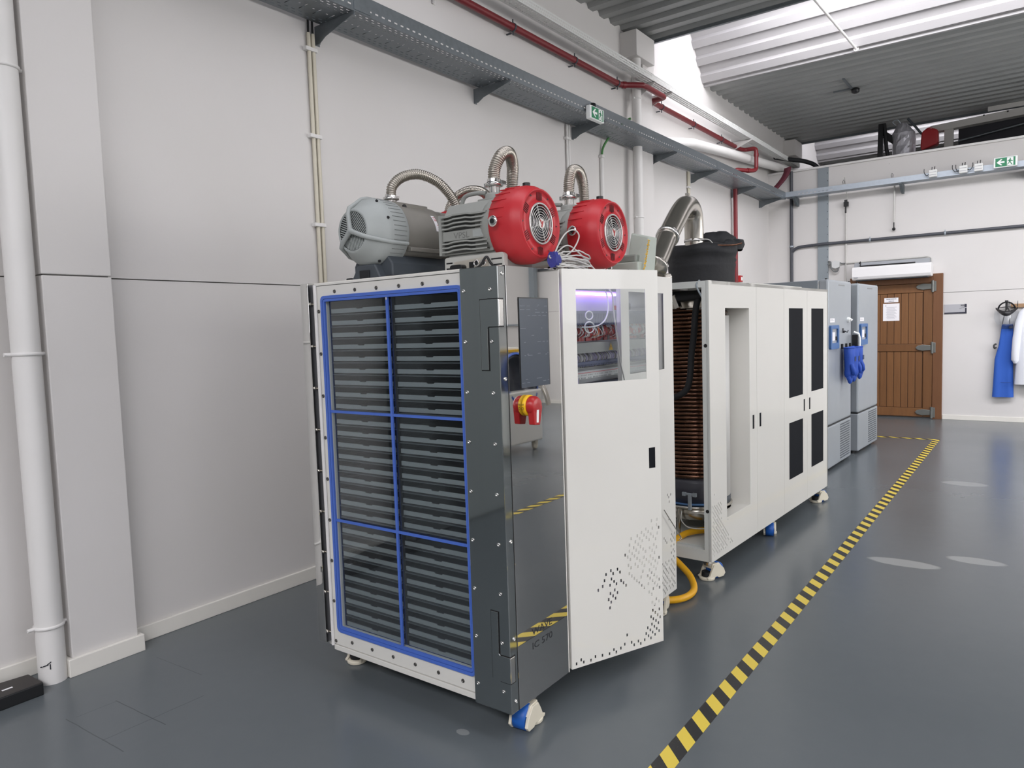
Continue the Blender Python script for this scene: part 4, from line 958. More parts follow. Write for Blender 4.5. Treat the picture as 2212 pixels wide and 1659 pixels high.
# ---- switchgear behind the leaves
XB = 2.032
sg_ = part(MB().box(XB - 0.002, XB, 2.455, 3.535, FZ0 + 0.03, 1.765), 'mounting_panel', mat('panel_violet_lit', (200, 196, 214), 0.5), fd)  # light grey panel with the LED strip's violet light put into its colour
part(MB().box(XB, XB + 0.06, 2.47, 3.17, 1.712, 1.735), 'lamp_rail', GREYP, sg_)
LED = mat('cabinet_led', (255, 245, 255), 0.5, emit=((160, 116, 255), 9.0))
part(MB().box(XB + 0.006, XB + 0.022, 2.48, 3.16, 1.696, 1.708), 'led_strip', LED, sg_)
DUCT = mat('wiring_duct', (78, 86, 116), 0.5)
def duct(z0, z1, y0, y1, tag='wiring_duct'):
    m = MB().box(XB, XB + 0.055, y0, y1, z0 + 0.018, z1 - 0.010)
    y = y0
    while y < y1 - 0.006:
        m.box(XB + 0.050, XB + 0.057, y, y + 0.006, z0, z1); y += 0.0105
    m.box(XB + 0.050, XB + 0.0575, y0, y1, z1 - 0.012, z1)
    return part(m, tag, DUCT, sg_)
duct(1.558, 1.622, 2.47, 3.53); duct(1.375, 1.395, 2.47, 3.53); duct(0.98, 1.04, 2.47, 3.53); duct(0.6, 0.66, 2.47, 3.53)
part(MB().box(XB, XB + 0.066, 2.47, 3.53, 1.434, 1.480), 'duct_cover', mat('duct_cover_grey', (142, 143, 140), 0.5), sg_)
def tri(mb, y, z, s_, x): mb.add([(x, y - s_ * 0.58, z), (x, y + s_ * 0.58, z), (x, y, z + s_)], [(0, 1, 2)])
m = MB(); tri(m, 3.005, 1.439, 0.034, XB + 0.0665)
wsn = part(m, 'warning_sticker', YELLOW, sg_)
m = MB(); m.add([(XB + 0.0668, 3.006, 1.462), (XB + 0.0668, 3.001, 1.453), (XB + 0.0668, 3.004, 1.453), (XB + 0.0668, 3.002, 1.444), (XB + 0.0668, 3.009, 1.456), (XB + 0.0668, 3.005, 1.456)], [(0, 1, 2, 3, 4, 5)])
part(m, 'bolt_symbol', INK, wsn)
random.seed(21)
WR = [mat('wire_red', (196, 30, 34), 0.45), mat('wire_white', (222, 220, 216), 0.5), mat('wire_dark', (40, 36, 44), 0.5), mat('wire_orange', (214, 110, 40), 0.5), mat('wire_lilac', (150, 138, 190), 0.5), mat('wire_grey', (120, 116, 120), 0.5)]
# upper row: red relays with looping wires
rl = MB(); y = 2.47
dk = MB()
while y < 3.52:
    wd = random.choice((0.018, 0.0225, 0.03))
    (rl if random.random() < 0.62 else dk).box(XB, XB + random.uniform(0.028, 0.042), y, y + wd - 0.002, 1.487, 1.535 + random.uniform(0, 0.012)); y += wd
part(rl, 'relay_row', mat('relay_red', (150, 22, 28), 0.4), sg_); part(dk, 'terminal_row', mat('relay_dark', (52, 40, 48), 0.5), sg_)
ws = [MB() for _ in WR]
for k in range(150):
    y = random.uniform(2.50, 3.50); c = random.choices(range(4), (5, 6, 3, 1.2))[0]
    d = random.uniform(-0.012, 0.03)
    ws[c].tube(cr([(XB + 0.03, y - d, 1.49 + random.uniform(0, 0.02)), (XB + 0.052 + random.uniform(0, .008), y, 1.515 + random.uniform(-.005, .01)), (XB + 0.045, y + d, 1.545), (XB + 0.03, y + d * 1.2, 1.562)], 3), 0.0017, 5)
for k in range(130):
    y = random.uniform(2.48, 3.52); c = random.choices((4, 5, 1, 2), (4, 5, 2, 1))[0]; d = random.uniform(-0.012, 0.012)
    ws[c].tube(cr([(XB + 0.03, y, 1.436), (XB + 0.05, y + d * .4, 1.415), (XB + 0.045, y + d, 1.392), (XB + 0.03, y + d, 1.368)], 3), 0.0015, 5)
for k in range(60):
    y = random.uniform(2.47, 2.7); c = random.choice((0, 2, 4, 1)); z = random.choice((0.45, 0.8, 1.1, 1.25)); d = random.uniform(-.03, .03)
    ws[c].tube(cr([(XB + 0.02, y, z), (XB + 0.07, y + d, z + 0.05), (XB + 0.05, y + d, z + 0.12), (XB + 0.02, y + d, z + 0.15)], 3), 0.002, 5)
for m_, b_ in zip(WR, ws): part(b_, 'wire_bundle', m_, sg_, kind='stuff')
# terminal blocks
TB = mat('terminal_grey', (206, 207, 206), 0.5)
m = MB().prism([(XB, 1.298), (XB + 0.030, 1.298), (XB + 0.050, 1.318), (XB + 0.050, 1.345), (XB + 0.030, 1.366), (XB, 1.366)], 'y', 2.47, 3.53)
tb = part(m, 'terminal_strip', TB, sg_)
d1_ = MB(); y = 2.476
while y < 3.525:
    d1_.obox((XB + 0.0405, y + 0.003, 1.3562), (0.001, 0.0036, 0.007), (0.72, 0, 0.69), (0, 1, 0)); d1_.obox((XB + 0.0355, y + 0.003, 1.3612), (0.001, 0.0036, 0.004), (0.72, 0, 0.69), (0, 1, 0))
    if random.random() < 0.75: d1_.box(XB + 0.0500, XB + 0.0505, y, y + 0.0036, 1.319, 1.325)
    if random.random() < 0.55: d1_.box(XB + 0.0500, XB + 0.0505, y, y + 0.0030, 1.332, 1.336)
    y += 0.0104
part(d1_, 'terminal_mark', mat('mark_grey', (84, 84, 88), 0.5), tb)
part(MB().box(XB + 0.0500, XB + 0.0512, 2.47, 3.53, 1.3435, 1.3455), 'red_line', WR[0], tb)
part(MB().prism([(XB, 1.20), (XB + 0.030, 1.20), (XB + 0.045, 1.22), (XB + 0.045, 1.25), (XB + 0.03, 1.27), (XB, 1.27)], 'y', 2.47, 3.53), 'terminal_strip', TB, sg_)
part(MB().box(XB, XB + 0.05, 2.47, 3.53, 1.278, 1.292), 'din_rail', DUCT, sg_)
for y0, y1, z0, z1, mm in ((3.165, 3.20, 1.628, 1.65, REDB), (3.21, 3.25, 1.628, 1.66, SLATE), (3.26, 3.33, 1.50, 1.55, GREYP), (2.5, 2.62, 0.70, 0.9, SLATE), (2.7, 2.95, 0.70, 0.92, GREYP), (3.0, 3.4, 0.3, 0.55, GREYP)):
    part(MB().box(XB, XB + 0.05, y0, y1, z0, z1), 'module', mm, sg_, bevel=0.002)
wc = MB()
wc.tube(cr([(XB + 0.05, 2.985, 1.72), (XB + 0.09, 2.935, 1.69), (XB + 0.10, 2.925, 1.63), (XB + 0.10, 2.90, 1.585), (XB + 0.10, 2.85, 1.56), (XB + 0.10, 2.78, 1.55), (XB + 0.08, 2.72, 1.55)], 8), 0.0032, 7)
for zc, rr in ((1.600, 0.018), (1.548, 0.024)):
    wc.tube([(XB + 0.10, 2.752 + rr * 1.7 * math.cos(k * 2 * PI / 24), zc + rr * math.sin(k * 2 * PI / 24)) for k in range(24)], 0.003, 6, closed=True)
wc2 = MB().tube(cr([(2.10, 2.86, 1.76), (2.185, 2.855, 1.705), (2.19, 2.868, 1.62), (2.19, 2.895, 1.50), (2.19, 2.922, 1.39), (2.19, 2.96, 1.30), (2.19, 2.985, 1.22), (2.18, 3.0, 1.1)], 8), 0.0036, 7)
part(wc2, 'hanging_cable', CABLE, fd)
part(wc, 'white_cable', SIGNW, sg_)

# ---- levelling casters
def caster(parent, x, y, rotz, top):
    """wheel lies towards local +y of the caster"""
    R_ = Matrix.Translation((x, y, 0)) @ Matrix.Rotation(rotz, 4, 'Z')
    def T(mb):
        mb.v = [tuple(R_ @ Vector(p)) for p in mb.v]; return mb
    h = MB()
    for s2 in (-1, 1):
        pts = [(-0.045, 0.012), (-0.05, 0.022), (-0.03, 0.03), (-0.015, 0.06), (0.005, 0.092), (0.05, 0.095), (0.088, 0.06), (0.10, 0.03), (0.085, 0.012), (0.045, 0.010), (0.03, 0.02), (-0.01, 0.012)]
        h.prism(pts, 'x', 0.030 if s2 > 0 else -0.043, 0.043 if s2 > 0 else -0.030)
    h.prism([(-0.01, 0.070), (0.0, 0.098), (0.055, 0.098), (0.085, 0.066), (0.06, 0.085), (0.01, 0.085)], 'x', -0.035, 0.035)
    h.lathe((0, -0.012, 0.0), (0, 0, 1), [(0.036, 0.0), (0.046, 0.002), (0.048, 0.016), (0.036, 0.02)], 20)
    c = part(T(h), 'caster', CREAM, parent, bevel=0.002)
    part(T(MB().lathe((-0.028, 0.052, 0.05), (1, 0, 0), [(0.044, 0), (0.050, 0.004), (0.050, 0.052), (0.044, 0.056)], 28)), 'wheel', BLUEW, c)
    part(T(MB().cyl((0, -0.012, 0.002), (0, -0.012, 0.05), 0.032, 16)), 'foot_pad', RUBBER, c)
    part(T(MB().cyl((0, 0.0, 0.09), (0, 0.0, top), 0.018, 12).cyl((0, 0, 0.088), (0, 0, 0.104), 0.028, 12)), 'stem', STEEL, c)
    return c
caster(fd, 2.125, 2.225, PI + 0.12, 0.13)
caster(fd, 1.13, 2.22, 0.3, 0.13)
caster(fd, 2.09, 3.49, 0.25, 0.13)
caster(fd, 1.13, 3.49, 0, 0.13)
# ================================================================== PUMPS ON TOP OF THE FREEZE DRYER
DK = FZ1 - 0.002                      # deck height
HA = 0.203                            # shaft height over the deck
def arc_pt(r, a, x): return (x, -r * math.cos(a), HA + r * math.sin(a))
def make_scroll_pump(label, loc):
    p = thing('scroll_pump', label, 'pump', loc, group='red-fronted vacuum pumps')
    L = dict(local=True)
    hs = part(MB().lathe((0, 0, HA), (1, 0, 0), [(0.140, -0.170), (0.156, -0.160), (0.163, -0.10), (0.163, -0.055), (0.157, -0.028), (0.146, -0.012), (0.143, 0.0), (0.136, 0.0), (0.134, -0.008), (0.092, -0.010), (0.090, -0.004), (0.080, -0.004), (0.079, -0.016)], 40, cap=False), 'red_housing', RED, p, **L)
    rb = MB()
    for k in range(9):
        a = math.radians(8 + 14 * k)
        c = Vector(arc_pt(0.1625, a, -0.118)); d = Vector((0, -math.cos(a), math.sin(a)))
        rb.obox(c, (0.075, 0.003, 0.005), (1, 0, 0.0), d.cross(Vector((1, 0, 0))))
    part(rb, 'housing_rib', RED, hs, **L)
    sl = MB()
    for k in range(6):
        a0 = math.radians(90 + 60 * k); d = Vector((0, math.cos(a0), math.sin(a0))); tn = Vector((0, -math.sin(a0), math.cos(a0)))
        for j in range(-2, 3):
            c = Vector((-0.0080, 0, HA)) + d * 0.112 + tn * j * 0.0085
            sl.obox(c, (0.003, 0.036 - abs(j) * 0.003, 0.0028), (1, 0, 0), d)
    part(sl, 'cooling_slot', mat('slot_dark_red', (92, 18, 24), 0.6), hs, **L)
    rd = MB()
    for k in range(6):
        a0 = math.radians(60 + 60 * k); d = Vector((0, math.cos(a0), math.sin(a0)))
        rd.cyl(Vector((-0.006, 0, HA)) + d * 0.125, Vector((-0.0072, 0, HA)) + d * 0.125 + Vector((0.002, 0, 0)), 0.004, 8)
    part(rd, 'cover_screw', BLACK, hs, **L)
    part(MB().cyl((-0.0165, 0, HA), (-0.0145, 0, HA), 0.080, 32), 'fan_opening', BLACK, p, **L)
    fan = MB()
    for k in range(7):
        a0 = 2 * PI * k / 7; d = Vector((0, math.cos(a0), math.sin(a0))); t2 = Vector((0.5, -math.sin(a0), math.cos(a0)))
        fan.obox(Vector((-0.0120, 0, HA)) + d * 0.045, (0.050, 0.0015, 0.028), d, t2.cross(d))
    part(fan, 'fan_blade', SLATE, p, **L)
    GR = mat('fan_guard_metal', (206, 204, 200), 0.3, 0.6)
    g = MB()
    for r, th in ((0.083, 0.0045), (0.070, 0.0018), (0.059, 0.0018), (0.048, 0.0018), (0.037, 0.0018), (0.027, 0.0018)):
        g.tube([(-0.001, r * math.cos(2 * PI * k / 40), HA + r * math.sin(2 * PI * k / 40)) for k in range(40)], th, 6, closed=True)
    for k in range(4):
        a0 = math.radians(20 + 90 * k); d = Vector((0, math.cos(a0), math.sin(a0)))
        g.cyl(Vector((-0.001, 0, HA)) + d * 0.018, Vector((-0.001, 0, HA)) + d * 0.083, 0.0018, 6)
    gd = part(g, 'fan_guard', GR, p, **L)
    part(MB().cyl((-0.003, 0, HA), (0.002, 0, HA), 0.021, 20), 'guard_hub', GR, gd, **L)
    e = MB(); x = 0.0026
    e.add([(x, -0.014, HA + 0.014), (x, -0.006, HA + 0.016), (x, 0.003, HA + 0.001), (x, -0.004, HA - 0.003)], [(0, 1, 2, 3)])
    e.add([(x, 0.006, HA + 0.013), (x, 0.014, HA + 0.010), (x, 0.003, HA - 0.017), (x, -0.005, HA - 0.014)], [(0, 1, 2, 3)])
    part(e, 'red_emblem', REDB, gd, **L)
    part(MB().cyl((-0.07, 0, HA + 0.155), (-0.07, 0, HA + 0.176), 0.0165, 14), 'filler_cap', BLACK, p, **L)
    pt = MB().cyl((-0.115, -0.145, HA + 0.005), (-0.115, -0.176, HA + 0.005), 0.013, 16).lathe((-0.115, -0.188, HA + 0.005), (0, 1, 0), [(0.010, 0.001), (0.021, 0), (0.023, 0.004), (0.023, 0.010), (0.014, 0.014)], 18)
    po = part(pt, 'exhaust_port', CHROME, p, **L)
    part(MB().cyl((-0.115, -0.186, HA + 0.005), (-0.115, -0.1885, HA + 0.005), 0.0105, 14), 'port_bore', BLACK, po, **L)
    # ribbed body
    b = MB().prism([(-0.112, 0.10), (0.112, 0.10), (0.112, 0.262), (0.070, 0.322), (-0.070, 0.322), (-0.112, 0.262)], 'x', -0.445, -0.17)
    b.lathe((0, 0, HA), (1, 0, 0), [(0.09, -0.245), (0.128, -0.225), (0.143, -0.190), (0.143, -0.165)], 32)
    bd = part(b, 'pump_body', PUMPG, p, bevel=0.004, **L)
    for s2 in (-1, 1):
        for z in (0.112, 0.1295, 0.147, 0.2105, 0.228, 0.2455, 0.262):
            n = [(-0.443, z), (-0.40, z), (-0.37, z + 0.005), (-0.30, z + 0.005), (-0.27, z), (-0.186, z)]
            rows = [[(x_, s2 * q_, z_ + dz) for x_, z_ in n] for q_, dz in ((0.108, -0.003), (0.134, -0.003), (0.134, 0.0035), (0.108, 0.0035))]
            part(MB().grid(rows + rows[:1], False), 'cooling_fin', PUMPG, bd, **L)
        part(MB().box(-0.450, -0.437, min(s2 * 0.100, s2 * 0.138), max(s2 * 0.100, s2 * 0.138), 0.098, 0.272), 'end_frame', PUMPG, bd, **L)
        part(MB().box(-0.437, -0.265, min(s2 * 0.1125, s2 * 0.1135), max(s2 * 0.1125, s2 * 0.1135), 0.106, 0.268), 'fin_shade', mat('fin_shade_grey', (84, 86, 84), 0.6), bd, **L)  # thin dark sheet standing in for the shade between the fins
        part(MB().box(-0.436, -0.19, min(s2 * 0.112, s2 * 0.128), max(s2 * 0.112, s2 * 0.128), 0.158, 0.200), 'name_band', PUMPG, bd, bevel=0.002, **L)
    tx = MB(); text(tx, 'VPSL', (-0.372, -0.1281, 0.165), (1, 0, 0), (0, 0, 1), 0.088, 0.026, 0.0008)
    part(tx, 'embossed_letters', mat('emboss_grey', (112, 114, 110), 0.5), bd, **L)
    part(MB().box(-0.265, -0.20, -0.1295, -0.128, 0.164, 0.194), 'name_plate', PUMPL, bd, **L)
    part(MB().lathe((-0.24, 0, 0.28), (0, 0, 1), [(0.060, 0), (0.050, 0.03), (0.042, 0.05), (0.042, 0.072), (0.036, 0.078)], 20).box(-0.30, -0.18, -0.045, 0.045, 0.28, 0.335), 'inlet_tower', PUMPG, bd, bevel=0.003, **L)
    hd = MB().tube(cr([(-0.415, -0.02, 0.315), (-0.40, -0.02, 0.352), (-0.375, -0.02, 0.366), (-0.32, -0.02, 0.368), (-0.27, -0.02, 0.362)], 5), 0.0095, 10)
    part(hd, 'carry_handle', PUMPG, bd, **L)
    fl_ = MB().cyl((-0.24, 0, 0.355), (-0.24, 0, 0.388), 0.0235, 18).lathe((-0.24, 0, 0.386), (0, 0, 1), [(0.030, 0), (0.040, 0.004), (0.040, 0.016), (0.030, 0.020)], 20)
    fl_.obox((-0.20, 0.0, 0.396), (0.04, 0.012, 0.014), (1, 0, 0), (0, 1, 0)).obox((-0.182, -0.012, 0.398), (0.006, 0.03, 0.012), (1, 0, 0), (0, 1, 0)).box(-0.29, -0.275, -0.008, 0.008, 0.388, 0.406)
    part(fl_, 'inlet_clamp', CHROME, p, **L)
    # electrical base
    part(MB().box(-0.43, -0.12, -0.10, 0.10, 0.0, 0.10), 'pedestal', PUMPG, p, bevel=0.004, **L)
    part(MB().prism(rrect(-0.43, -0.105, 0.004, 0.088, 0.012), 'y', -0.128, -0.10), 'connector_panel', mat('panel_cast', (186, 186, 180), 0.5), p, bevel=0.002, **L)
    cs = MB()
    for x0, x1 in ((-0.42, -0.385), (-0.17, -0.115)):
        for z in (0.036, 0.060): cs.box(x0, x1, -0.129, -0.1275, z, z + 0.006)
    part(cs, 'vent_slot', BLACK, p, **L)
    part(MB().prism([(-0.375, 0.020), (-0.375, 0.066), (-0.185, 0.076), (-0.185, 0.030)], 'y', -0.130, -0.128), 'socket_plate', mat('socket_beige', (190, 184, 172), 0.4, 0.3), p, **L)
    part(MB().prism(rrect(-0.37, -0.305, 0.022, 0.050, 0.01), 'y', -0.165, -0.130).box(-0.288, -0.262, -0.134, -0.130, 0.026, 0.060), 'mains_plug', BLACK, p, bevel=0.003, **L)
    for x in (-0.245, -0.208):
        so = part(MB().lathe((x, -0.130, 0.052), (0, -1, 0), [(0.0145, 0), (0.0145, 0.010), (0.0105, 0.010), (0.0105, 0.002)], 16), 'round_socket', CHROME, p, **L)
        part(MB().cyl((x, -0.133, 0.052), (x, -0.1345, 0.052), 0.0105, 12), 'socket_bore', BLACK, so, **L)
    part(MB().tube(cr([(-0.37, -0.15, 0.036), (-0.335, -0.17, 0.020), (-0.27, -0.17, 0.018), (-0.21, -0.16, 0.035), (-0.18, -0.15, 0.072), (-0.165, -0.14, 0.045), (-0.13, -0.14, 0.020), (-0.06, -0.13, 0.008)], 6), 0.0055, 8), 'power_cord', BLACK, p, **L)
    return p
pb = make_scroll_pump('red-fronted vacuum pump standing by the freeze dryer corner beside the cable coil', (2.040, 2.535, DK))
pc = dup(pb, (2.105, 3.045, DK), 0, 'red-fronted vacuum pump standing behind the coil of pale cables')

# ---- older pump with a three-spoke guard
pa = thing('vacuum_pump', 'grey vacuum pump with a three-spoke fan guard on a slate plinth', 'pump', (1.30, 2.5, DK))
AXc, AZ = 1.298, 2.000
def ap(r, a, y): return (AXc + r * math.cos(a), y, AZ + r * math.sin(a))
gu = part(MB().lathe((AXc, 2.16, AZ), (0, 1, 0), [(0.084, 0.006), (0.088, 0.0), (0.096, 0.006), (0.110, 0.030), (0.130, 0.055), (0.146, 0.078), (0.1535, 0.100), (0.1535, 0.195), (0.146, 0.205)], 44, cap=False), 'fan_guard', PUMPL, pa)
part(MB().cyl((AXc, 2.1735, AZ), (AXc, 2.176, AZ), 0.085, 32), 'guard_opening', BLACK, pa)
sp = [math.radians(a) for a in (97, 222, 340)]
m = MB()
for si in range(3):
    a0, a1 = sp[si], sp[(si + 1) % 3] + (2 * PI if si == 2 else 0); am = (a0 + a1) / 2
    dr_ = Vector((math.cos(am), 0, math.sin(am))); tn = Vector((-math.sin(am), 0, math.cos(am)))
    for j in range(-8, 9):
        off = j * 0.0095
        if abs(off) > 0.078: continue
        rmax = math.sqrt(0.083 ** 2 - off ** 2); half = (a1 - a0) / 2
        rmin = abs(off) / math.tan(half) if half < PI / 2 else 0.0
        if rmin + 0.006 > rmax: continue
        c0 = Vector((AXc, 2.170, AZ)) + tn * off
        m.obox(c0 + dr_ * (rmin + rmax) / 2, (rmax - rmin, 0.006, 0.0042), dr_, (0, 1, 0))
part(m, 'guard_slat', PUMPL, gu)
m = MB()
for r in (0.030, 0.055): m.tube([ap(r, 2 * PI * k / 32, 2.1725) for k in range(32)], 0.0025, 6, closed=True)
part(m, 'inner_ring', SLATE, gu)
for a in sp:
    part(MB().tube([ap(0.0, a, 2.150), ap(0.03, a, 2.150), ap(0.075, a, 2.150), ap(0.100, a, 2.160), ap(0.122, a, 2.196), ap(0.148, a, 2.236), ap(0.157, a, 2.27), ap(0.157, a, 2.352)], [0.013, 0.0105, 0.0105, 0.010, 0.009, 0.009, 0.009, 0.008], 10), 'spoke', PUMPL, gu)
m = MB()
for k in range(46):
    a = 2 * PI * k / 46
    m.obox(Vector(ap(0.1538, a, 2.305)), (0.0016, 0.075, 0.002), (math.cos(a), 0, math.sin(a)), (0, 1, 0))
part(m, 'rim_groove', mat('groove_grey', (120, 124, 122), 0.6), gu)
for a in (60, 130, 300, 20): part(MB().cyl(ap(0.150, math.radians(a), 2.246), ap(0.1515, math.radians(a), 2.240), 0.006, 8), 'guard_screw', BLACK, gu)
cy = MB().lathe((AXc, 2.36, AZ), (0, 1, 0), [(0.132, 0), (0.139, 0.01), (0.139, 0.215), (0.146, 0.225), (0.146, 0.262), (0.138, 0.270), (0.138, 0.30)], 44)
cy.prism([(AXc - 0.05, AZ + 0.10), (AXc + 0.05, AZ + 0.10), (AXc + 0.045, AZ + 0.15), (AXc - 0.045, AZ + 0.15)], 'y', 2.37, 2.60)
cy.prism([(AXc + 0.12, AZ - 0.085), (AXc + 0.150, AZ - 0.085), (AXc + 0.150, AZ - 0.068), (AXc + 0.12, AZ - 0.06)], 'y', 2.37, 2.60)
part(cy, 'pump_body', CAST, pa, bevel=0.003)
m = MB()
for k in range(9): m.lathe((AXc, 2.662 + k * 0.013, AZ), (0, 1, 0), [(0.11, 0), (0.139, 0), (0.139, 0.006), (0.11, 0.006)], 36)
part(m, 'cooling_fin', CAST, pa)
part(MB().lathe((AXc, 2.78, AZ), (0, 1, 0), [(0.14, 0), (0.158, 0.01), (0.158, 0.10), (0.14, 0.125), (0.06, 0.13)], 36), 'red_housing', RED, pa)
lb = MB(); lr = MB()
rows = [[ap(0.1398, math.radians(a), y) for y in (2.555, 2.578, 2.60)] for a in range(8, 44, 5)]
lb.grid(rows); part(lb, 'rating_sticker', PAPER, pa)
for a, y0, y1 in ((38, 2.56, 2.585), (34, 2.56, 2.59), (30, 2.562, 2.585), (20, 2.57, 2.597), (16, 2.572, 2.597)):
    lr.grid([[ap(0.1403, math.radians(a + d), y) for y in (y0, y1)] for d in (0, 1.6)])
part(lr, 'sticker_print', REDB, pa)
part(MB().cyl((AXc + 0.047, 2.44, AZ + 0.13), (AXc + 0.052, 2.44, AZ + 0.13), 0.012, 12), 'eye_plug', BLACK, pa)
pl = MB().prism([(1.185, DK), (1.43, DK), (1.43, DK + 0.075), (1.40, DK + 0.115), (1.21, DK + 0.115), (1.185, DK + 0.075)], 'y', 2.265, 2.86)
pl.prism([(1.20, DK), (1.40, DK), (1.36, DK + 0.075), (1.25, DK + 0.075)], 'y', 2.225, 2.27)
part(pl, 'plinth', SLATE, pa, bevel=0.006)
part(MB().box(1.175, 1.205, 2.22, 2.27, DK, DK + 0.022).box(1.41, 1.44, 2.24, 2.29, DK, DK + 0.022).box(1.27, 1.33, 2.215, 2.25, DK, DK + 0.05), 'rubber_foot', RUBBER, pa, bevel=0.003)
part(MB().cyl((AXc, 2.405, AZ + 0.145), (AXc, 2.405, AZ + 0.164), 0.026, 18).lathe((AXc, 2.405, AZ + 0.160), (0, 0, 1), [(0.028, 0), (0.037, 0.003), (0.037, 0.013), (0.028, 0.016)], 20).obox((AXc + 0.04, 2.40, AZ + 0.168), (0.03, 0.01, 0.01), (1, 0, 0), (0, 1, 0)), 'inlet_clamp', CHROME, pa)

# ---- corrugated stainless hoses
HOSE = mat('bellows_steel', (172, 166, 156), 0.28, 1.0)
def hose(label, pts, r):
    t = thing('flexible_hose', label, 'hose', tuple(pts[0]), group='corrugated steel hoses on the pumps')
    part(bellows(pts, r), 'bellows', HOSE, t)
    a = Vector(pts[0]); b = (Vector(pts[1]) - a).normalized()
    part(MB().cyl(a - b * 0.008, a + b * 0.004, r * 1.12, 18), 'end_collar', CHROME, t)
    return t
hose('corrugated steel hose arching off the top of the three-spoke pump', [(1.298, 2.405, 2.18), (1.305, 2.41, 2.225), (1.33, 2.45, 2.268), (1.37, 2.52, 2.286), (1.41, 2.60, 2.258), (1.437, 2.66, 2.20), (1.452, 2.70, 2.13), (1.46, 2.74, 2.02), (1.462, 2.76, 1.86), (1.462, 2.76, 1.79)], 0.0245)
hose('low corrugated steel hose arching behind the handle of the corner pump', [(1.245, 2.90, 1.92), (1.21, 2.90, 2.06), (1.215, 2.90, 2.17), (1.25, 2.90, 2.225), (1.31, 2.90, 2.255), (1.38, 2.90, 2.262), (1.46, 2.90, 2.235), (1.52, 2.90, 2.15), (1.54, 2.90, 2.0), (1.54, 2.90, 1.79)], 0.0245)
hose('upright corrugated steel hose looping off the corner pump inlet', [(1.800, 2.535, 2.196), (1.800, 2.54, 2.245), (1.818, 2.565, 2.305), (1.815, 2.63, 2.328), (1.775, 2.71, 2.29), (1.735, 2.755, 2.20), (1.725, 2.765, 2.06), (1.72, 2.765, 1.90), (1.72, 2.765, 1.79)], 0.0275)
hose('corrugated steel hose hooking off the inlet of the pump behind the cables', [(1.865, 3.045, 2.196), (1.865, 3.05, 2.25), (1.868, 3.075, 2.310), (1.868, 3.14, 2.315), (1.855, 3.20, 2.26), (1.845, 3.225, 2.12), (1.845, 3.225, 1.95), (1.845, 3.225, 1.79)], 0.0275)

# ---- coil of pale cables with a blue tie
cb = thing('cable_coil', 'loose coil of pale cables tied in blue between the red pumps', 'cable', (2.10, 2.70, DK))
random.seed(31)
for k in range(13):
    x0 = 2.10 + random.uniform(-0.03, 0.03); z0 = DK + 0.012 + 0.0055 * k; e = random.uniform(0.82, 1.1)
    pts = []
    for j in range(28):
        a = 2 * PI * j / 28
        pts.append((x0 + 0.040 * math.sin(a) * (0.22 + 0.78 * (1 - math.cos(a)) / 2) + random.uniform(-.002, .002), 2.665 - 0.145 * e * math.cos(a), z0 + 0.014 * math.sin(a + k) - 0.028 * max(0, math.cos(a + PI)) * (k / 13) + random.uniform(-.002, .002)))
    part(MB().tube(pts, 0.0033, 6, closed=True), 'cable_loop', CABLE, cb)
part(MB().tube(cr([(2.09, 2.545, 1.83), (2.09, 2.57, 1.88), (2.095, 2.63, 1.945), (2.10, 2.695, 1.968), (2.11, 2.72, 1.94), (2.10, 2.68, 1.88), (2.09, 2.60, 1.84)], 7), 0.0033, 6), 'cable_loop', CABLE, cb)
part(MB().tube(cr([(2.09, 2.56, 1.86), (2.09, 2.66, 1.90), (2.10, 2.76, 1.86), (2.11, 2.86, 1.80)], 6), 0.0033, 6), 'cable_loop', CABLE, cb)
tie = MB()
rows = []
for j in range(8):
    y = 2.515 + 0.005 * j
    rows.append([(2.10 + (0.022 + 0.003 * (j % 2)) * math.cos(a) + random.uniform(-.002, .002), y, 1.832 + (0.030 + 0.003 * ((j + 1) % 2)) * math.sin(a) + random.uniform(-.003, .003)) for a in [2 * PI * k / 14 for k in range(14)]])
tie.grid(rows, True, True); tie.add(rows[0], [tuple(range(14))])
part(tie, 'blue_tie', mat('blue_wrap', (52, 58, 140), 0.5, bump=(200, 0.8)), cb)

# ---- valve drive and transfer duct
vd = thing('valve_drive', 'pale green-grey valve drive box with yellow script beside the steel duct', 'motor', (2.03, 3.38, DK))
VD = mat('drive_grey_green', (176, 184, 174), 0.5, noise=(20, 0.03))
part(MB().box(1.90, 2.10, 3.30, 3.47, DK, DK + 0.085), 'gear_case', VD, vd, bevel=0.006)
part(MB().box(1.965, 2.075, 3.33, 3.40, DK + 0.085, DK + 0.125), 'gear_lid', mat('drive_dark', (136, 142, 134), 0.5), vd, bevel=0.008)
part(MB().hexa([(2.00, 3.36, DK + 0.05), (2.115, 3.33, DK + 0.02), (2.115, 3.46, DK + 0.02), (2.00, 3.48, DK + 0.05), (2.005, 3.42, DK + 0.245), (2.115, 3.40, DK + 0.215), (2.115, 3.50, DK + 0.215), (2.005, 3.52, DK + 0.245)]), 'drive_cover', VD, vd, bevel=0.008)
q = MB(); base = V(2.1165, 3.345, DK + 0.04); dv = V(0, 0.065, 0.16).normalized(); up = V(0, -0.16, 0.065).normalized()
pts = []
for k in range(60):
    tt = k / 59
    pts.append(base + dv * (0.165 * tt) + up * (0.010 + 0.010 * math.sin(k * 1.35) + 0.004 * math.sin(k * 0.7)))
q.tube(pts, 0.0017, 5)
part(q, 'yellow_script', YELLOW, vd)
for x, z in ((2.05, DK + 0.04), (1.95, DK + 0.04)): part(MB().cyl((x, 3.30, z), (x, 3.293, z), 0.008, 8), 'case_bolt', SLATE, vd)
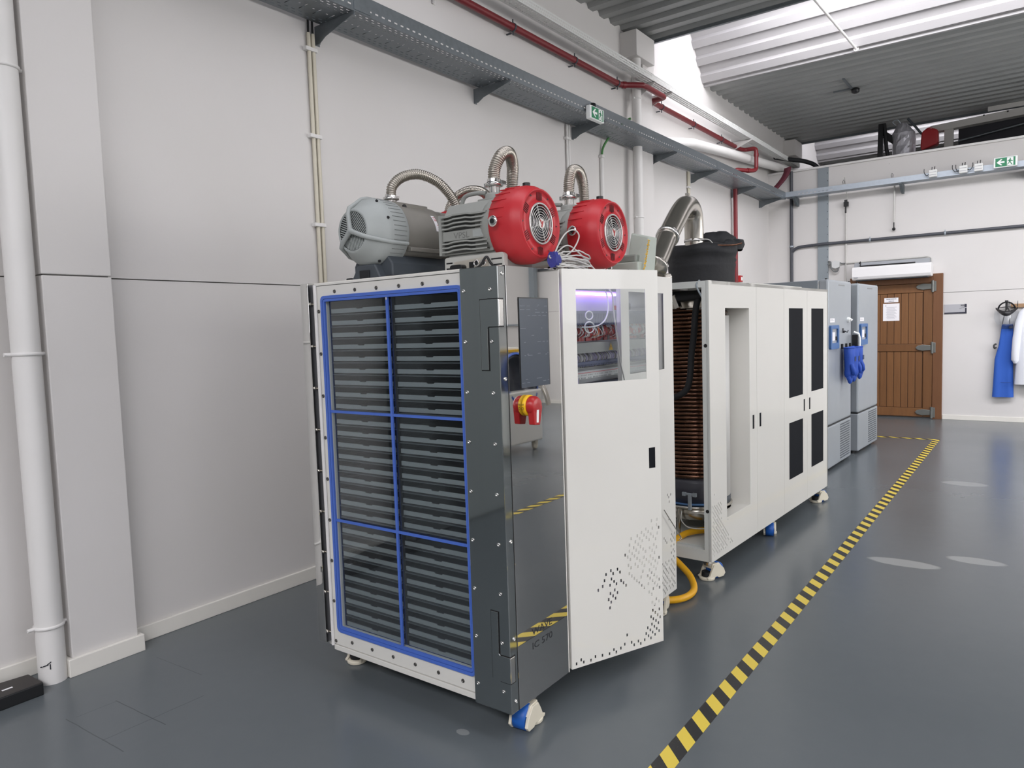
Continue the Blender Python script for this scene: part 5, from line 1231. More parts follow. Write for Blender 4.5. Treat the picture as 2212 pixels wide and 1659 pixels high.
part(MB().tube(cr([(1.95, 3.30, DK + 0.07), (1.93, 3.27, DK + 0.05), (1.90, 3.26, DK + 0.02)], 4), 0.012, 8).lathe((1.95, 3.29, DK + 0.06), (0, -1, 0), [(0.018, 0), (0.018, 0.02), (0.012, 0.02)], 12), 'gland', CHROME, vd)

du = thing('steel_duct', 'polished stainless elbow duct rising from the freeze dryer into the black wrapped vessel', 'duct', (2.06, 3.6, DK))
low = cr([(2.055, 3.585, 1.86), (2.045, 3.68, 1.928), (2.025, 3.82, 2.035)], 6)
part(MB().tube(low, 0.055, 28), 'lower_tube', STEEL, du)
up_ = cr([(2.024, 3.83, 2.04), (2.012, 3.97, 2.145), (2.002, 4.08, 2.218), (1.996, 4.16, 2.255), (1.990, 4.235, 2.258), (1.984, 4.295, 2.225), (1.978, 4.325, 2.16), (1.972, 4.345, 2.06), (1.970, 4.35, 1.95)], 7)
part(MB().tube(up_, 0.0585, 28), 'elbow_tube', STEEL, du)
ax_ = Vector((2.024, 3.83, 2.04)); dd = (low[-1] - low[-3]).normalized()
part(MB().lathe(ax_ - dd * 0.012, dd, [(0.058, 0), (0.066, 0.002), (0.066, 0.024), (0.058, 0.026)], 28), 'band_clamp', CHROME, du)
part(MB().obox(ax_ + V(0.045, -0.03, -0.03), (0.03, 0.02, 0.022), dd, (1, 0, 0)).obox(ax_ + V(-0.05, -0.02, -0.05), (0.05, 0.012, 0.02), dd, (1, 0, 0)), 'clamp_bolt', CHROME, du)
part(MB().lathe(low[0] - dd * 0.012, dd, [(0.03, -0.02), (0.066, -0.004), (0.072, 0.0), (0.072, 0.016), (0.06, 0.022), (0.055, 0.03)], 28), 'end_flange', STEEL, du)
part(MB().obox(up_[24] + V(0, 0, 0.066), (0.022, 0.01, 0.02), (0, 1, 0), (0, 0, 1)), 'lifting_lug', STEEL, du)
part(MB().lathe((1.972, 4.346, 2.055), (0, 0, 1), [(0.058, 0), (0.064, 0.002), (0.064, 0.016), (0.058, 0.018)], 24), 'band_clamp', CHROME, du)
sp_ = MB(); P_ = []
for k in range(70):
    a = k * 0.8; P_.append((2.085 + 0.018 * math.cos(a), 3.62 + 0.0012 * k, 1.80 + 0.018 * math.sin(a) + 0.0001 * k))
sp_.tube(P_, 0.0035, 5)
part(sp_, 'spring', STEEL, du)
part(MB().tube(cr([(2.0, 3.56, 1.86), (2.0, 3.55, 1.93), (2.02, 3.57, 1.965), (2.03, 3.60, 1.93)], 5), 0.007, 8).obox((1.995, 3.56, 1.84), (0.02, 0.015, 0.06), (1, 0, 0), (0, 1, 0)), 'toggle_lever', SLATE, du)

# ---- black wrapped vessel top
bv = thing('wrapped_vessel', 'black foam-wrapped vessel standing on the open end of the white cabinet', 'vessel', (1.955, 4.50, 1.795))
random.seed(9)
def lumps(rows, cx, cy):
    mb = MB(); n = 40; R_ = []
    ph = [random.uniform(0, 6.28) for _ in range(6)]
    for j, (r, z, am) in enumerate(rows):
        R_.append([(cx + (r + am * (math.sin(3 * a + ph[0] + j) + 0.7 * math.sin(5 * a + ph[1] - j * 0.7) + 0.5 * math.sin(9 * a + ph[2]))) * math.cos(a),
                    cy + (r + am * (math.sin(3 * a + ph[0] + j) + 0.7 * math.sin(5 * a + ph[1] - j * 0.7) + 0.5 * math.sin(9 * a + ph[2]))) * math.sin(a), z + am * 0.8 * math.sin(4 * a + ph[3])) for a in [2 * PI * k / n for k in range(n)]])
    mb.grid(R_, True, True); mb.add(R_[-1], [tuple(range(n))], True); return mb
part(lumps([(0.205, 1.79, 0), (0.206, 1.86, 0.0005), (0.210, 1.90, 0.001), (0.212, 1.915, 0.0015), (0.207, 1.925, 0.001), (0.215, 1.945, 0.003), (0.212, 1.955, 0.002), (0.226, 1.975, 0.006), (0.232, 2.0, 0.008), (0.224, 2.03, 0.007), (0.18, 2.045, 0.006), (0.10, 2.05, 0.002)], 1.955, 4.50), 'foam_wrap', RUBBER, bv)
part(lumps([(0.10, 2.03, 0.003), (0.115, 2.06, 0.006), (0.11, 2.10, 0.006), (0.075, 2.125, 0.006), (0.03, 2.135, 0.002)], 2.02, 4.60), 'foam_hood', RUBBER, bv)
part(lumps([(0.09, 2.01, 0.003), (0.10, 2.04, 0.006), (0.085, 2.07, 0.006), (0.03, 2.085, 0.002)], 2.09, 4.62), 'foam_hood', RUBBER, bv)
part(MB().tube(cr([(2.06, 4.33, 2.028), (2.13, 4.36, 2.022), (2.20, 4.40, 2.02), (2.245, 4.42, 2.028)], 5), 0.0055, 8), 'copper_tail', COPPER, bv)
part(MB().obox((2.05, 4.325, 2.028), (0.03, 0.018, 0.014), (0.9, .4, 0), (0, 0, 1)), 'red_cap', REDB, bv, bevel=0.002)
part(MB().tube(cr([(2.0, 4.31, 2.035), (2.03, 4.31, 2.06), (2.07, 4.33, 2.06), (2.09, 4.35, 2.035)], 5), 0.003, 6), 'wire', CABLE, bv)
# ================================================================== SECOND WHITE CABINET (condenser unit)
TH2 = -math.radians(2.29155)
cu = thing('condenser_cabinet', 'long white condenser cabinet with black vent panels and open coil end', 'cabinet', (2.174, 4.052, 0), TH2)
Lk = dict(local=True)
SPM = lambda u, v, w_: (-w_, u, v)
B0, B1 = 0.128, 1.796
# perforation near the open corner
hp = []
random.seed(14)
for i in range(-60, 60):
    for j in range(-60, 60):
        u = 0.02 + 0.0125 * i + 0.0085 * j; z = 0.43 - 0.0118 * i + 0.0205 * j
        if 0.014 < u < 0.34 and 0.15 < z < 0.47:
            lim = 0.47 - 0.0 * u if u < 0.16 else 0.345 - (u - 0.16) * 0.95
            low = 0.155 + u * 0.06
            if low < z < lim and random.random() < (0.9 if u < 0.16 else 0.8): hp.append((u - .004, u + .004, z - .006, z + .006))
hp += [(0.040, 0.047, 0.525, 0.536), (0.245, 0.252, 0.33, 0.341)]
REC = (0.236, 0.630, 0.350, 1.637)
handles = [(0.680, 0.714), (0.808, 0.842), (1.772, 1.806), (1.911, 1.945)]
vents = [(1.424, 1.756, 0.976, 1.638), (1.972, 2.304, 0.978, 1.638), (1.424, 1.756, 0.363, 0.789), (1.972, 2.304, 0.366, 0.794)]
for u0, u1 in ((0.0, 0.760), (0.763, 1.312), (1.315, 1.862), (1.865, 2.43)):
    hs = [h for h in hp if u0 < h[0] < u1] + ([REC] if u0 < 0.3 < u1 else [])
    for a, b in handles:
        if u0 < a < u1: hs.append((a, b, 0.842, 0.935))
    for v in vents:
        if u0 < v[0] < u1: hs.append(v)
    dp = part(MB().plate(SPM, u0, u1, B0, B1, 0.0, 0.003, hs), 'side_door', WHITE, cu, **Lk)
    for a, b in handles:
        if u0 < a < u1: part(MB().box(-0.02, -0.0012, a - .001, b + .001, 0.841, 0.936), 'recessed_handle', BLACKP, dp, **Lk)
    for v in vents:
        if u0 < v[0] < u1:
            part(MB().box(-0.02, -0.0015, v[0] - .001, v[1] + .001, v[2] - .001, v[3] + .001), 'vent_panel', BLACKP, dp, **Lk)
    part(MB().box(-0.02, -0.003, u0, u0 + 0.002, B0, B1).box(-0.02, -0.003, u1 - 0.002, u1, B0, B1), 'folded_edge', WHITE, dp, **Lk)
W2 = 0.80
fr = MB()
fr.box(-W2, -0.0032, 0.0, 0.04, 1.757, B1 - 0.0005)                    # end top bar
fr.box(-W2, -0.0032, 0.0, 0.04, B0 + 0.0005, 0.198)                    # end bottom rail
fr.box(-0.045, -0.0032, 0.0, 0.045, 0.198, 1.757)        # corner post
fr.box(-W2, -W2 + 0.045, 0.0, 0.045, 0.198, 1.757)
part(fr, 'end_frame', mat('end_frame_white', (205, 208, 204), 0.4), cu, **Lk)
part(MB().box(-W2, -W2 + 0.02, 0.045, 2.43, B0, B1).box(-W2, 0, 2.41, 2.43, B0, B1).box(-W2, -0.003, 0.04, 2.41, B0, B0 + 0.03), 'cabinet_shell', WHITE, cu, **Lk)
part(MB().plate(lambda u, v, w_: (v, u, w_), 0.04, 2.43, -W2, 0.0, B1 - 0.02, B1, [(0.24, 0.68, -0.44, -0.01)]), 'top_panel', WHITE, cu, **Lk)
part(MB().box(-W2 + 0.08, -0.06, 0.80, 1.93, B1, B1 + 0.014), 'top_cover', WHITE, cu, bevel=0.003, **Lk)
part(MB().box(-W2, -0.003, 0.70, 0.72, B0, B1 - 0.02), 'bulkhead', DARKIN, cu, **Lk)
for z in (1.418, 0.435): part(MB().cyl((-0.024, 0.001, z), (-0.024, -0.001, z), 0.011, 14), 'bolt_hole', BLACK, cu, **Lk)
# niche with an upright cylinder
CX, CY, RV = -0.305, 0.455, 0.226
def niche_plate(z0, z1):
    a0 = math.acos(max(-1, min(1, (REC[0] - CY) / RV))); pts = [(-0.003, REC[0]), (-0.003, REC[1])]
    ang = [math.asin((REC[1] - CY) / RV) + (math.asin((REC[0] - CY) / RV) - math.asin((REC[1] - CY) / RV)) * k / 14 for k in range(15)]
    pts += [(CX + RV * math.cos(a), CY + RV * math.sin(a)) for a in ang]
    return MB().prism(pts, 'z', z0, z1)
part(niche_plate(REC[2] - 0.004, REC[2]), 'niche_floor', WHITE, cu, **Lk)
part(niche_plate(REC[3], REC[3] + 0.004), 'niche_ceiling', WHITE, cu, **Lk)
part(MB().box(-0.168, -0.003, REC[1], REC[1] + 0.004, REC[2] - 0.004, REC[3] + 0.004), 'niche_wall', WHITE, cu, **Lk)
part(MB().box(-0.14, -0.003, REC[0] - 0.004, REC[0], REC[2] - 0.004, REC[3] + 0.004), 'niche_wall', WHITE, cu, **Lk)
rows = [[(CX + r * math.cos(a), CY + r * math.sin(a), z) for a in [math.radians(-36 + 96 * k / 20) for k in range(21)]] for r, z in ((0.2205, 0.432), (0.2235, 0.432), (0.2235, 1.594), (0.2205, 1.594))]
part(MB().grid(rows + rows[:1]), 'vessel_shell', mat('cylinder_white', (214, 213, 210), 0.4), cu, **Lk)
rows = [[(CX + r * math.cos(a), CY + r * math.sin(a), z) for a in [math.radians(-36 + 96 * k / 20) for k in range(21)]] for r, z in ((0.219, 0.385), (0.2245, 0.385), (0.2245, 0.432), (0.219, 0.432))]
part(MB().grid(rows + rows[:1]), 'shell_ring', SLATE, cu, **Lk)
# coil vessel visible through the open end
part(MB().cyl((CX, CY, 0.50), (CX, CY, 1.72), 0.196, 40), 'inner_drum', mat('drum_dark', (50, 38, 34), 0.5), cu, **Lk)
P_ = []; turns = 43
for k in range(turns * 28 + 1):
    a = 2 * PI * k / 28; P_.append((CX + 0.207 * math.cos(a), CY + 0.207 * math.sin(a), 0.555 + 1.085 * k / (turns * 28)))
part(MB().tube(P_, 0.0118, 7), 'copper_coil', COPPER, cu, **Lk)
part(MB().lathe((CX, CY, 0.29), (0, 0, 1), [(0.19, 0), (0.20, 0.005), (0.20, 0.075), (0.19, 0.08)], 40), 'base_drum', STEEL, cu, **Lk)
part(MB().lathe((CX, CY, 0.368), (0, 0, 1), [(0.225, 0), (0.235, 0.004), (0.235, 0.014), (0.21, 0.018)], 40), 'steel_flange', STEEL, cu, **Lk)
part(MB().lathe((CX, CY, 0.388), (0, 0, 1), [(0.205, 0), (0.222, 0.002), (0.222, 0.012), (0.205, 0.014)], 40), 'blue_seal', mat('pale_blue_seal', (74, 112, 158), 0.5), cu, **Lk)
part(MB().lathe((CX, CY, 0.400), (0, 0, 1), [(0.200, 0), (0.213, 0.002), (0.213, 0.13), (0.205, 0.15), (0.196, 0.155)], 40), 'lower_shell', mat('shell_dark', (66, 66, 74), 0.35), cu, **Lk)
part(MB().box(-0.245, -0.225, 0.205, 0.222, 0.37, 0.475).box(-0.285, -0.260, 0.205, 0.222, 0.458, 0.482).box(-0.215, -0.190, 0.205, 0.222, 0.458, 0.482).box(-0.262, -0.205, 0.207, 0.220, 0.465, 0.478), 'clamp_bracket', GALVL, cu, bevel=0.002, **Lk)
part(MB().box(-0.40, -0.02, 0.05, 0.62, 0.175, 0.205), 'floor_plate', mat('end_frame_white', (205, 208, 204), 0.4), cu, **Lk)
for x_, y_ in ((-0.315, 0.22), (-0.10, 0.30)): part(MB().cyl((x_, y_, 0.205), (x_, y_, 0.37), 0.012, 10), 'support_leg', STEEL, cu, **Lk)
part(MB().tube(cr([(-0.285, 0.20, 0.36), (-0.28, 0.18, 0.31), (-0.24, 0.17, 0.275), (-0.19, 0.17, 0.268), (-0.12, 0.18, 0.275), (-0.08, 0.2, 0.29)], 5), 0.0035, 6), 'white_wire', CABLE, cu, **Lk)
part(MB().box(-0.13, -0.09, 0.18, 0.24, 0.29, 0.32).box(-0.10, -0.06, 0.17, 0.21, 0.255, 0.285), 'connector', BLACK, cu, bevel=0.003, **Lk)
part(MB().tube(cr([(-0.07, 0.13, 1.745), (-0.12, 0.125, 1.70), (-0.140, 0.12, 1.60), (-0.150, 0.12, 1.48), (-0.168, 0.12, 1.36), (-0.176, 0.12, 1.25), (-0.195, 0.12, 1.16), (-0.24, 0.12, 1.115), (-0.30, 0.14, 1.095), (-0.36, 0.17, 1.08)], 6), 0.0195, 14), 'insulated_hose', RUBBER, cu, **Lk)
part(MB().tube(cr([(-0.07, 0.12, 1.725), (-0.2, 0.13, 1.715), (-0.34, 0.16, 1.71)], 4), 0.03, 12), 'insulated_hose', RUBBER, cu, **Lk)
part(MB().box(-0.42, -0.05, 0.20, 0.215, 1.645, 1.695), 'cross_bar', STEEL, cu, **Lk)
part(MB().obox((-0.265, 0.13, 1.685), (0.03, 0.05, 0.085), (0.94, 0, 0.34), (0, 1, 0)), 'pipe_bracket', CHROME, cu, bevel=0.004, **Lk)
part(MB().box(-0.115, -0.075, 0.20, 0.235, 1.56, 1.635), 'label_block', mat('label_silver', (176, 178, 180), 0.35, 0.4), cu, **Lk)
part(MB().tube(cr([(-0.06, 0.012, 1.80), (-0.075, -0.002, 1.775), (-0.062, -0.004, 1.74), (-0.045, 0.01, 1.70)], 5), 0.006, 6), 'grey_strap', GREYP, cu, **Lk)
for z in (1.11, 0.80): part(MB().box(-0.062, -0.046, 0.10, 0.13, z - 0.03, z + 0.03), 'hinge_block', BLACK, cu, **Lk)
MC = TF[cu.name]
for (x, y, r) in ((-0.055, 0.075, -0.35), (-0.07, 1.20, PI + 0.32), (-0.06, 2.33, -0.35)):
    p = MC @ Vector((x, y, 0)); caster(cu, p.x, p.y, r + TH2, 0.13)
p = MC @ Vector((-W2 + .07, 0.12, 0)); caster(cu, p.x, p.y, 0, 0.13)
p = MC @ Vector((-W2 + .07, 2.3, 0)); caster(cu, p.x, p.y, 0, 0.13)
# yellow hose looping between the two machines
solo(MB().tube(cr([(2.02, 4.34, 0.235), (1.96, 4.25, 0.235), (1.93, 4.18, 0.225), (1.905, 4.10, 0.195), (1.915, 4.03, 0.150), (1.985, 4.01, 0.105), (2.075, 3.955, 0.062), (2.14, 3.86, 0.032), (2.155, 3.76, 0.024), (2.13, 3.67, 0.024), (2.07, 3.61, 0.026), (2.00, 3.60, 0.03), (1.93, 3.62, 0.06), (1.9, 3.6, 0.12), (1.9, 3.55, 0.15)], 9), 0.0195, 16), 'yellow_hose', mat('yellow_rubber', (222, 164, 20), 0.4), 'thick yellow hose looping on the floor between the two machines', 'hose')

# ================================================================== FREEZERS
def freezer(label, c0, c1, top, seam):
    ax = Vector((c1[0] - c0[0], c1[1] - c0[1], 0)); W_ = ax.length; rz = math.atan2(ax.y, ax.x) - PI / 2
    f = thing('laboratory_freezer', label, 'freezer', (c0[0], c0[1], 0), rz, group='tall silver freezers')
    Dp = 0.85
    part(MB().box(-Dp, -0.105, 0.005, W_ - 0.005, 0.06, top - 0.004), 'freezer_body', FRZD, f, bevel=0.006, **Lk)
    part(MB().box(-0.104, -0.096, 0.012, W_ - 0.012, seam + 0.01, top - 0.01), 'door_seal', SIGNW, f, **Lk)
    dr_ = part(MB().box(-0.095, 0.0, 0.0, W_, seam + 0.005, top), 'freezer_door', FRZ, f, bevel=0.02, **Lk)
    part(MB().box(-0.10, 0.0, 0.0, W_, 0.035, seam - 0.005), 'lower_panel', FRZ, f, bevel=0.012, **Lk)
    part(MB().box(-0.09, -0.006, 0.004, W_ - 0.004, seam - 0.006, seam + 0.006), 'door_gap', BLACK, f, **Lk)
    for k in range(15):
        z = 0.075 + k * (seam - 0.115) / 14
        part(MB().hexa([(-0.004, W_ * 0.50, z), (0.0015, W_ * 0.50, z - 0.004), (0.0015, W_ * 0.93, z - 0.004), (-0.004, W_ * 0.93, z), (-0.004, W_ * 0.50, z + 0.011), (0.0015, W_ * 0.50, z + 0.009), (0.0015, W_ * 0.93, z + 0.009), (-0.004, W_ * 0.93, z + 0.011)]), 'louvre', mat('louvre_dark', (88, 94, 100), 0.5), f, **Lk)
    # control window with blue surround
    y0, y1, z0, z1 = W_ * 0.02, W_ * 0.36, 1.245, 1.485
    cp = part(ring_prism(MB(), rrect(y0, y1, z0, z1, 0.02), rrect(y0 + 0.045, y1 - 0.045, z0 + 0.06, z1 - 0.035, 0.01), 'x', 0.0, 0.022), 'control_surround', mat('freezer_blue', (62, 104, 160), 0.45), dr_, **Lk)
    part(MB().box(0.0005, 0.006, y0 + 0.045, y1 - 0.045, z0 + 0.055, z1 - 0.035), 'control_panel', mat('control_grey', (160, 163, 168), 0.4), dr_, **Lk)
    part(MB().box(0.006, 0.0075, y0 + 0.055, y1 - 0.11, z0 + 0.085, z1 - 0.07), 'paper_card', PAPER, dr_, **Lk)
    part(MB().box(0.006, 0.016, y1 - 0.085, y1 - 0.065, z0 + 0.085, z0 + 0.125), 'key_switch', BLACK, dr_, **Lk)
    part(MB().box(0.0005, 0.0018, y0 + 0.04, y0 + 0.21, 1.515, 1.555), 'white_label', PAPER, dr_, **Lk)
    part(MB().box(0.0018, 0.0022, y0 + 0.05, y0 + 0.18, 1.530, 1.534).box(0.0018, 0.0022, y0 + 0.05, y0 + 0.16, 1.54, 1.544), 'label_print', INKG, dr_, **Lk)
    part(MB().box(0.0005, 0.0016, W_ * 0.42, W_ * 0.68, top - 0.055, top - 0.042), 'badge', mat('badge_grey', (132, 134, 134), 0.4), dr_, **Lk)
    part(MB().cyl((-0.02, W_ - 0.02, top), (-0.02, W_ - 0.02, top + 0.01), 0.012, 8).cyl((-0.03, 0.03, top), (-0.03, 0.03, top + 0.01), 0.012, 8), 'hinge_pin', BLACK, f, **Lk)
    for y in (0.06, W_ - 0.06):
        for x in (-Dp + 0.08, -0.08): part(MB().cyl((x, y, 0), (x, y, 0.06), 0.025, 12), 'foot', BLACK, f, **Lk)
    return f
f1_ = freezer('silver freezer next to the white cabinet, with blue gloves hung on its door', (2.012, 7.66), (2.040, 8.58), 1.945, 0.470)
f2_ = freezer('silver freezer standing closest to the wooden door', (2.060, 8.87), (2.100, 9.80), 1.940, 0.470)
dr_ = f1_
hk = MB().cyl((0, 0.56, 1.41), (0.02, 0.56, 1.41), 0.012, 10).tube([(0.015, 0.56, 1.42), (0.045, 0.56, 1.405), (0.05, 0.57, 1.425)], 0.006, 6).box(0.001, 0.006, 0.545, 0.575, 1.40, 1.45)
part(hk, 'black_hook', BLACK, f1_, **Lk)
part(MB().cyl((0, 0.76, 1.535), (0.02, 0.76, 1.535), 0.028, 14).obox((0.03, 0.79, 1.535), (0.012, 0.08, 0.014), (1, 0, 0), (0, 1, 0)).cyl((0.02, 0.76, 1.535), (0.036, 0.76, 1.535), 0.018, 12), 'white_lock', SIGNW, f1_, **Lk)
part(MB().tube([(0.03, 0.90, 1.40), (0.075, 0.92, 1.38), (0.085, 0.925, 1.33), (0.085, 0.925, 1.22)], 0.012, 8), 'door_handle', SIGNW, f1_, **Lk)
part(MB().box(0.01, 0.07, 0.905, 0.935, 1.22, 1.37), 'handle_core', BLACK, f1_, bevel=0.006, **Lk)
for y in (0.50, 0.67, 0.83): part(MB().box(0.0, 0.02, y - 0.012, y + 0.012, 1.235, 1.285), 'glove_clip', BLACK, f1_, bevel=0.004, **Lk)

# ---- padded blue gloves hanging from the freezer door
F1M = TF[f1_.name]
def glove(label, y, lean, spread, ln):
    """hangs from its cuff; local frame of the freezer"""
    o = F1M @ Vector((0.075, y, 1.245 - ln)); g = thing('cryo_glove', label, 'glove', tuple(o), F1M.to_euler().z, group='blue padded gloves on the freezer')
    def sec(z, cy_, a, b, n=16): return [(a * math.cos(2 * PI * k / n) - 0.0, cy_ + b * math.sin(2 * PI * k / n), z) for k in range(n)]
    L0 = ln
    rows = [sec(L0, 0, 0.050, 0.082), sec(L0 - 0.004, 0, 0.054, 0.085), sec(L0 - 0.10, lean * 0.25, 0.050, 0.078), sec(L0 - 0.20, lean * 0.5, 0.046, 0.074), sec(L0 - 0.235, lean * 0.6, 0.047, 0.072), sec(L0 - 0.26, lean * 0.65, 0.050, 0.080), sec(0.10, lean * 0.9, 0.048, 0.084), sec(0.075, lean, 0.040, 0.076), sec(0.06, lean, 0.024, 0.05)]
    m = MB().grid(rows, True, True); m.add(rows[-1], [tuple(range(16))], True)
    part(m, 'gauntlet', GLOVE, g, **Lk)
    for k, (dy, l2) in enumerate(((-0.056, 0.028), (-0.02, 0.0), (0.016, 0.006), (0.05, 0.03))):
        c = lean + dy
        part(MB().tube([(0, c, 0.11), (0.004, c * 1.02, 0.07), (0.006, c * 1.04, 0.030 + l2), (0.007, c * 1.04, 0.012 + l2), (0.007, c * 1.04, 0.004 + l2)], [0.022, 0.023, 0.021, 0.014, 0.004], 10), 'finger', GLOVE, g, **Lk)
    part(MB().tube([(0.03, lean * 0.7 + 0.05 * spread, 0.21), (0.050, lean * 0.8 + 0.06 * spread, 0.16), (0.055, lean * 0.9 + 0.058 * spread, 0.11), (0.052, lean + 0.05 * spread, 0.095)], [0.022, 0.023, 0.020, 0.006], 10), 'thumb', GLOVE, g, **Lk)
    part(MB().tube([(0.0505 * math.cos(2 * PI * k / 20), 0.0825 * math.sin(2 * PI * k / 20), L0 - 0.002) for k in range(20)], 0.007, 6, closed=True), 'cuff_binding', GLOVE, g, **Lk)
    part(MB().obox((0.051, 0.03 + lean * 0.3, L0 - 0.12), (0.004, 0.05, 0.05), (1, 0, 0), (0, 1, 0)), 'patch', mat('glove_patch', (34, 48, 84), 0.6), g, bevel=0.002, **Lk)
    return g
glove('blue padded glove nearest the control window on the freezer door', 0.52, 0.01, -1, 0.385)
glove('blue padded glove hanging in the middle on the freezer door', 0.69, 0.0, 1, 0.375)
glove('blue padded glove splayed outwards at the freezer door edge', 0.86, 0.09, -1, 0.365)

# ================================================================== WALL CLOTHING ON THE FAR WALL
hr = thing('coat_rail', 'short wooden coat rail with thin hooks on the far wall', 'coat rail', (3.55, 12.42, 1.62))
part(MB().box(3.36, 4.1, 12.405, 12.43, 1.625, 1.68), 'rail_board', mat_wood('pale_rail_wood', (150, 118, 88), (176, 142, 108)), hr, bevel=0.003)
for x in (3.34, 3.44, 3.62, 3.80): part(MB().tube([(x, 12.415, 1.70), (x, 12.40, 1.66), (x, 12.37, 1.645), (x, 12.35, 1.66), (x, 12.345, 1.69)], 0.004, 6).cyl((x, 12.40, 1.66), (x, 12.40, 1.72), 0.003, 6), 'hook', SLATE, hr)
fs = thing('face_shield', 'dark face shield headgear with clear visor hung over the blue apron', 'face shield', (3.315, 12.30, 1.45))
SHM = mat('shield_black', (34, 33, 36), 0.4)
def band(cx, cz, rx, rz, a0, a1, y, w0, depth, m_, nm, par, n=18):
    r1 = []; r2_ = []
    for k in range(n + 1):
        a = a0 + (a1 - a0) * k / n; yy = y - depth * math.sin(max(0, min(PI, (k / n) * PI)))
        r1.append((cx + rx * math.cos(a), yy, cz + rz * math.sin(a))); r2_.append((cx + (rx - w0) * math.cos(a), yy - 0.004, cz + (rz - w0) * math.sin(a)))
    b3 = [(p[0], p[1] + 0.012, p[2]) for p in r1]; b4 = [(p[0], p[1] + 0.012, p[2]) for p in r2_]
    return part(MB().grid([r1, r2_, b4, b3, r1]), nm, m_, par)
band(3.315, 1.60, 0.110, 0.115, 0.0, PI, 12.36, 0.020, 0.05, SHM, 'crown_strap', fs)
m = MB(); rows = []
for k in range(21):
    t_ = k / 20; x = 3.185 + 0.26 * t_; s2 = math.sin(PI * t_); y_ = 12.37 - 0.13 * s2
    zt = 1.63 - 0.05 * s2 + 0.005 * (1 - s2); zb_ = 1.61 - 0.10 * s2
    rows.append([(x, y_, zb_), (x, y_ - 0.01, (zt + zb_) / 2), (x, y_, zt), (x, y_ + 0.012, zt), (x, y_ + 0.012, zb_)])
m.grid(rows, True, True); m.add(rows[0], [tuple(range(5))]); m.add(rows[-1], [tuple(reversed(range(5)))])
part(m, 'brow_guard', SHM, fs)
part(MB().box(3.295, 3.335, 12.28, 12.32, 1.70, 1.73).box(3.30, 3.33, 12.30, 12.31, 1.60, 1.71), 'adjuster', SHM, fs, bevel=0.004)
band(3.315, 1.615, 0.108, 0.03, 0.0, PI, 12.36, 0.012, 0.02, SHM, 'head_band', fs)
rows = []
for k in range(17):
    t_ = k / 16; x = 3.175 + 0.28 * t_; y_ = 12.375 - 0.13 * math.sin(PI * t_)
    rows.append([(x, y_, 1.60 - 0.07 * math.sin(PI * t_)), (x + (t_ - .5) * 0.02, y_ - 0.004, 1.48), (x + (0.5 - t_) * 0.05, y_ - 0.006, 1.38 + 0.03 * abs(t_ - 0.5))])
part(MB().grid(rows), 'visor', mat_clear('visor_clear', (240, 243, 246), 0.06, 0.05, 0.10, (225, 230, 238)), fs)
ap_ = thing('apron', 'long royal blue apron hanging from the coat rail', 'apron', (3.31, 12.38, 0.36))
prof = [(1.40, 3.262, 3.392), (1.36, 3.258, 3.394), (1.28, 3.250, 3.396), (1.15, 3.235, 3.398), (1.08, 3.225, 3.40), (1.0, 3.205, 3.400), (0.90, 3.185, 3.402), (0.75, 3.178, 3.405), (0.55, 3.170, 3.410), (0.36, 3.160, 3.415)]
fr_ = []; bk_ = []
for z, xa, xb in prof:
    w1 = []; w2 = []
    for k in range(15):
        t_ = k / 14; x = xa + (xb - xa) * t_; fo = 0.016 * math.sin(t_ * 9.0 + 0.4) * min(1, (1.42 - z) * 1.3) + 0.010 * math.sin(t_ * 4 + z * 2)
        y_ = 12.385 - 0.02 - fo - 0.03 * (1 - abs(2 * t_ - 1))
        w1.append((x, y_, z)); w2.append((x, y_ + 0.006, z))
    fr_.append(w1); bk_.append(list(reversed(w2)))
part(MB().grid([a + b for a, b in zip(fr_, bk_)], True, True), 'apron_cloth', CLOTHB, ap_)
part(MB().grid([[(x, y - 0.004, z) for x, y, z in fr_[0]], [(x, y - 0.004, z) for x, y, z in fr_[1]], [(x, y - 0.004, z - 0.03) for x, y, z in fr_[1]]]), 'bib_band', mat('apron_band', (34, 66, 128), 0.7), ap_)
part(MB().box(3.345, 3.39, 12.318, 12.330, 1.335, 1.375), 'bib_patch', mat('apron_patch', (40, 48, 72), 0.6), ap_, bevel=0.003)
part(MB().tube(cr([(3.268, 12.35, 1.40), (3.285, 12.35, 1.50), (3.315, 12.36, 1.62), (3.34, 12.36, 1.60), (3.35, 12.35, 1.50), (3.352, 12.35, 1.40)], 4), 0.006, 6), 'neck_strap', BLACK, ap_)
part(MB().tube(cr([(3.20, 12.36, 1.12), (3.175, 12.345, 1.10), (3.18, 12.335, 1.06), (3.20, 12.35, 1.07)], 4), 0.012, 8), 'waist_strap', BLACK, ap_)
part(MB().grid([[(x_, y_ - 0.008, z) for x_, y_ in ((3.26, 12.33), (3.32, 12.318), (3.38, 12.338))] for z in (0.575, 0.568)]), 'pocket_edge', mat('apron_band', (34, 66, 128), 0.7), ap_)
lc = thing('lab_coat', 'white lab coat hanging beside the apron at the frame edge', 'coat', (3.62, 12.33, 0.75))
def loft(secs, n=16):
    rows = [[(cx + a * math.cos(2 * PI * k / n), cy + b * math.sin(2 * PI * k / n), z) for k in range(n)] for cx, cy, z, a, b in secs]
    m = MB().grid(rows, True, True); m.add(rows[0], [tuple(reversed(range(n)))], True); m.add(rows[-1], [tuple(range(n))], True); return m
part(loft([(3.62, 12.33, 0.55, 0.20, 0.07), (3.62, 12.33, 0.8, 0.19, 0.075), (3.62, 12.33, 1.2, 0.17, 0.07), (3.61, 12.34, 1.48, 0.15, 0.06), (3.60, 12.36, 1.60, 0.10, 0.04), (3.60, 12.37, 1.66, 0.05, 0.03)]), 'coat_body', CLOTHW, lc)
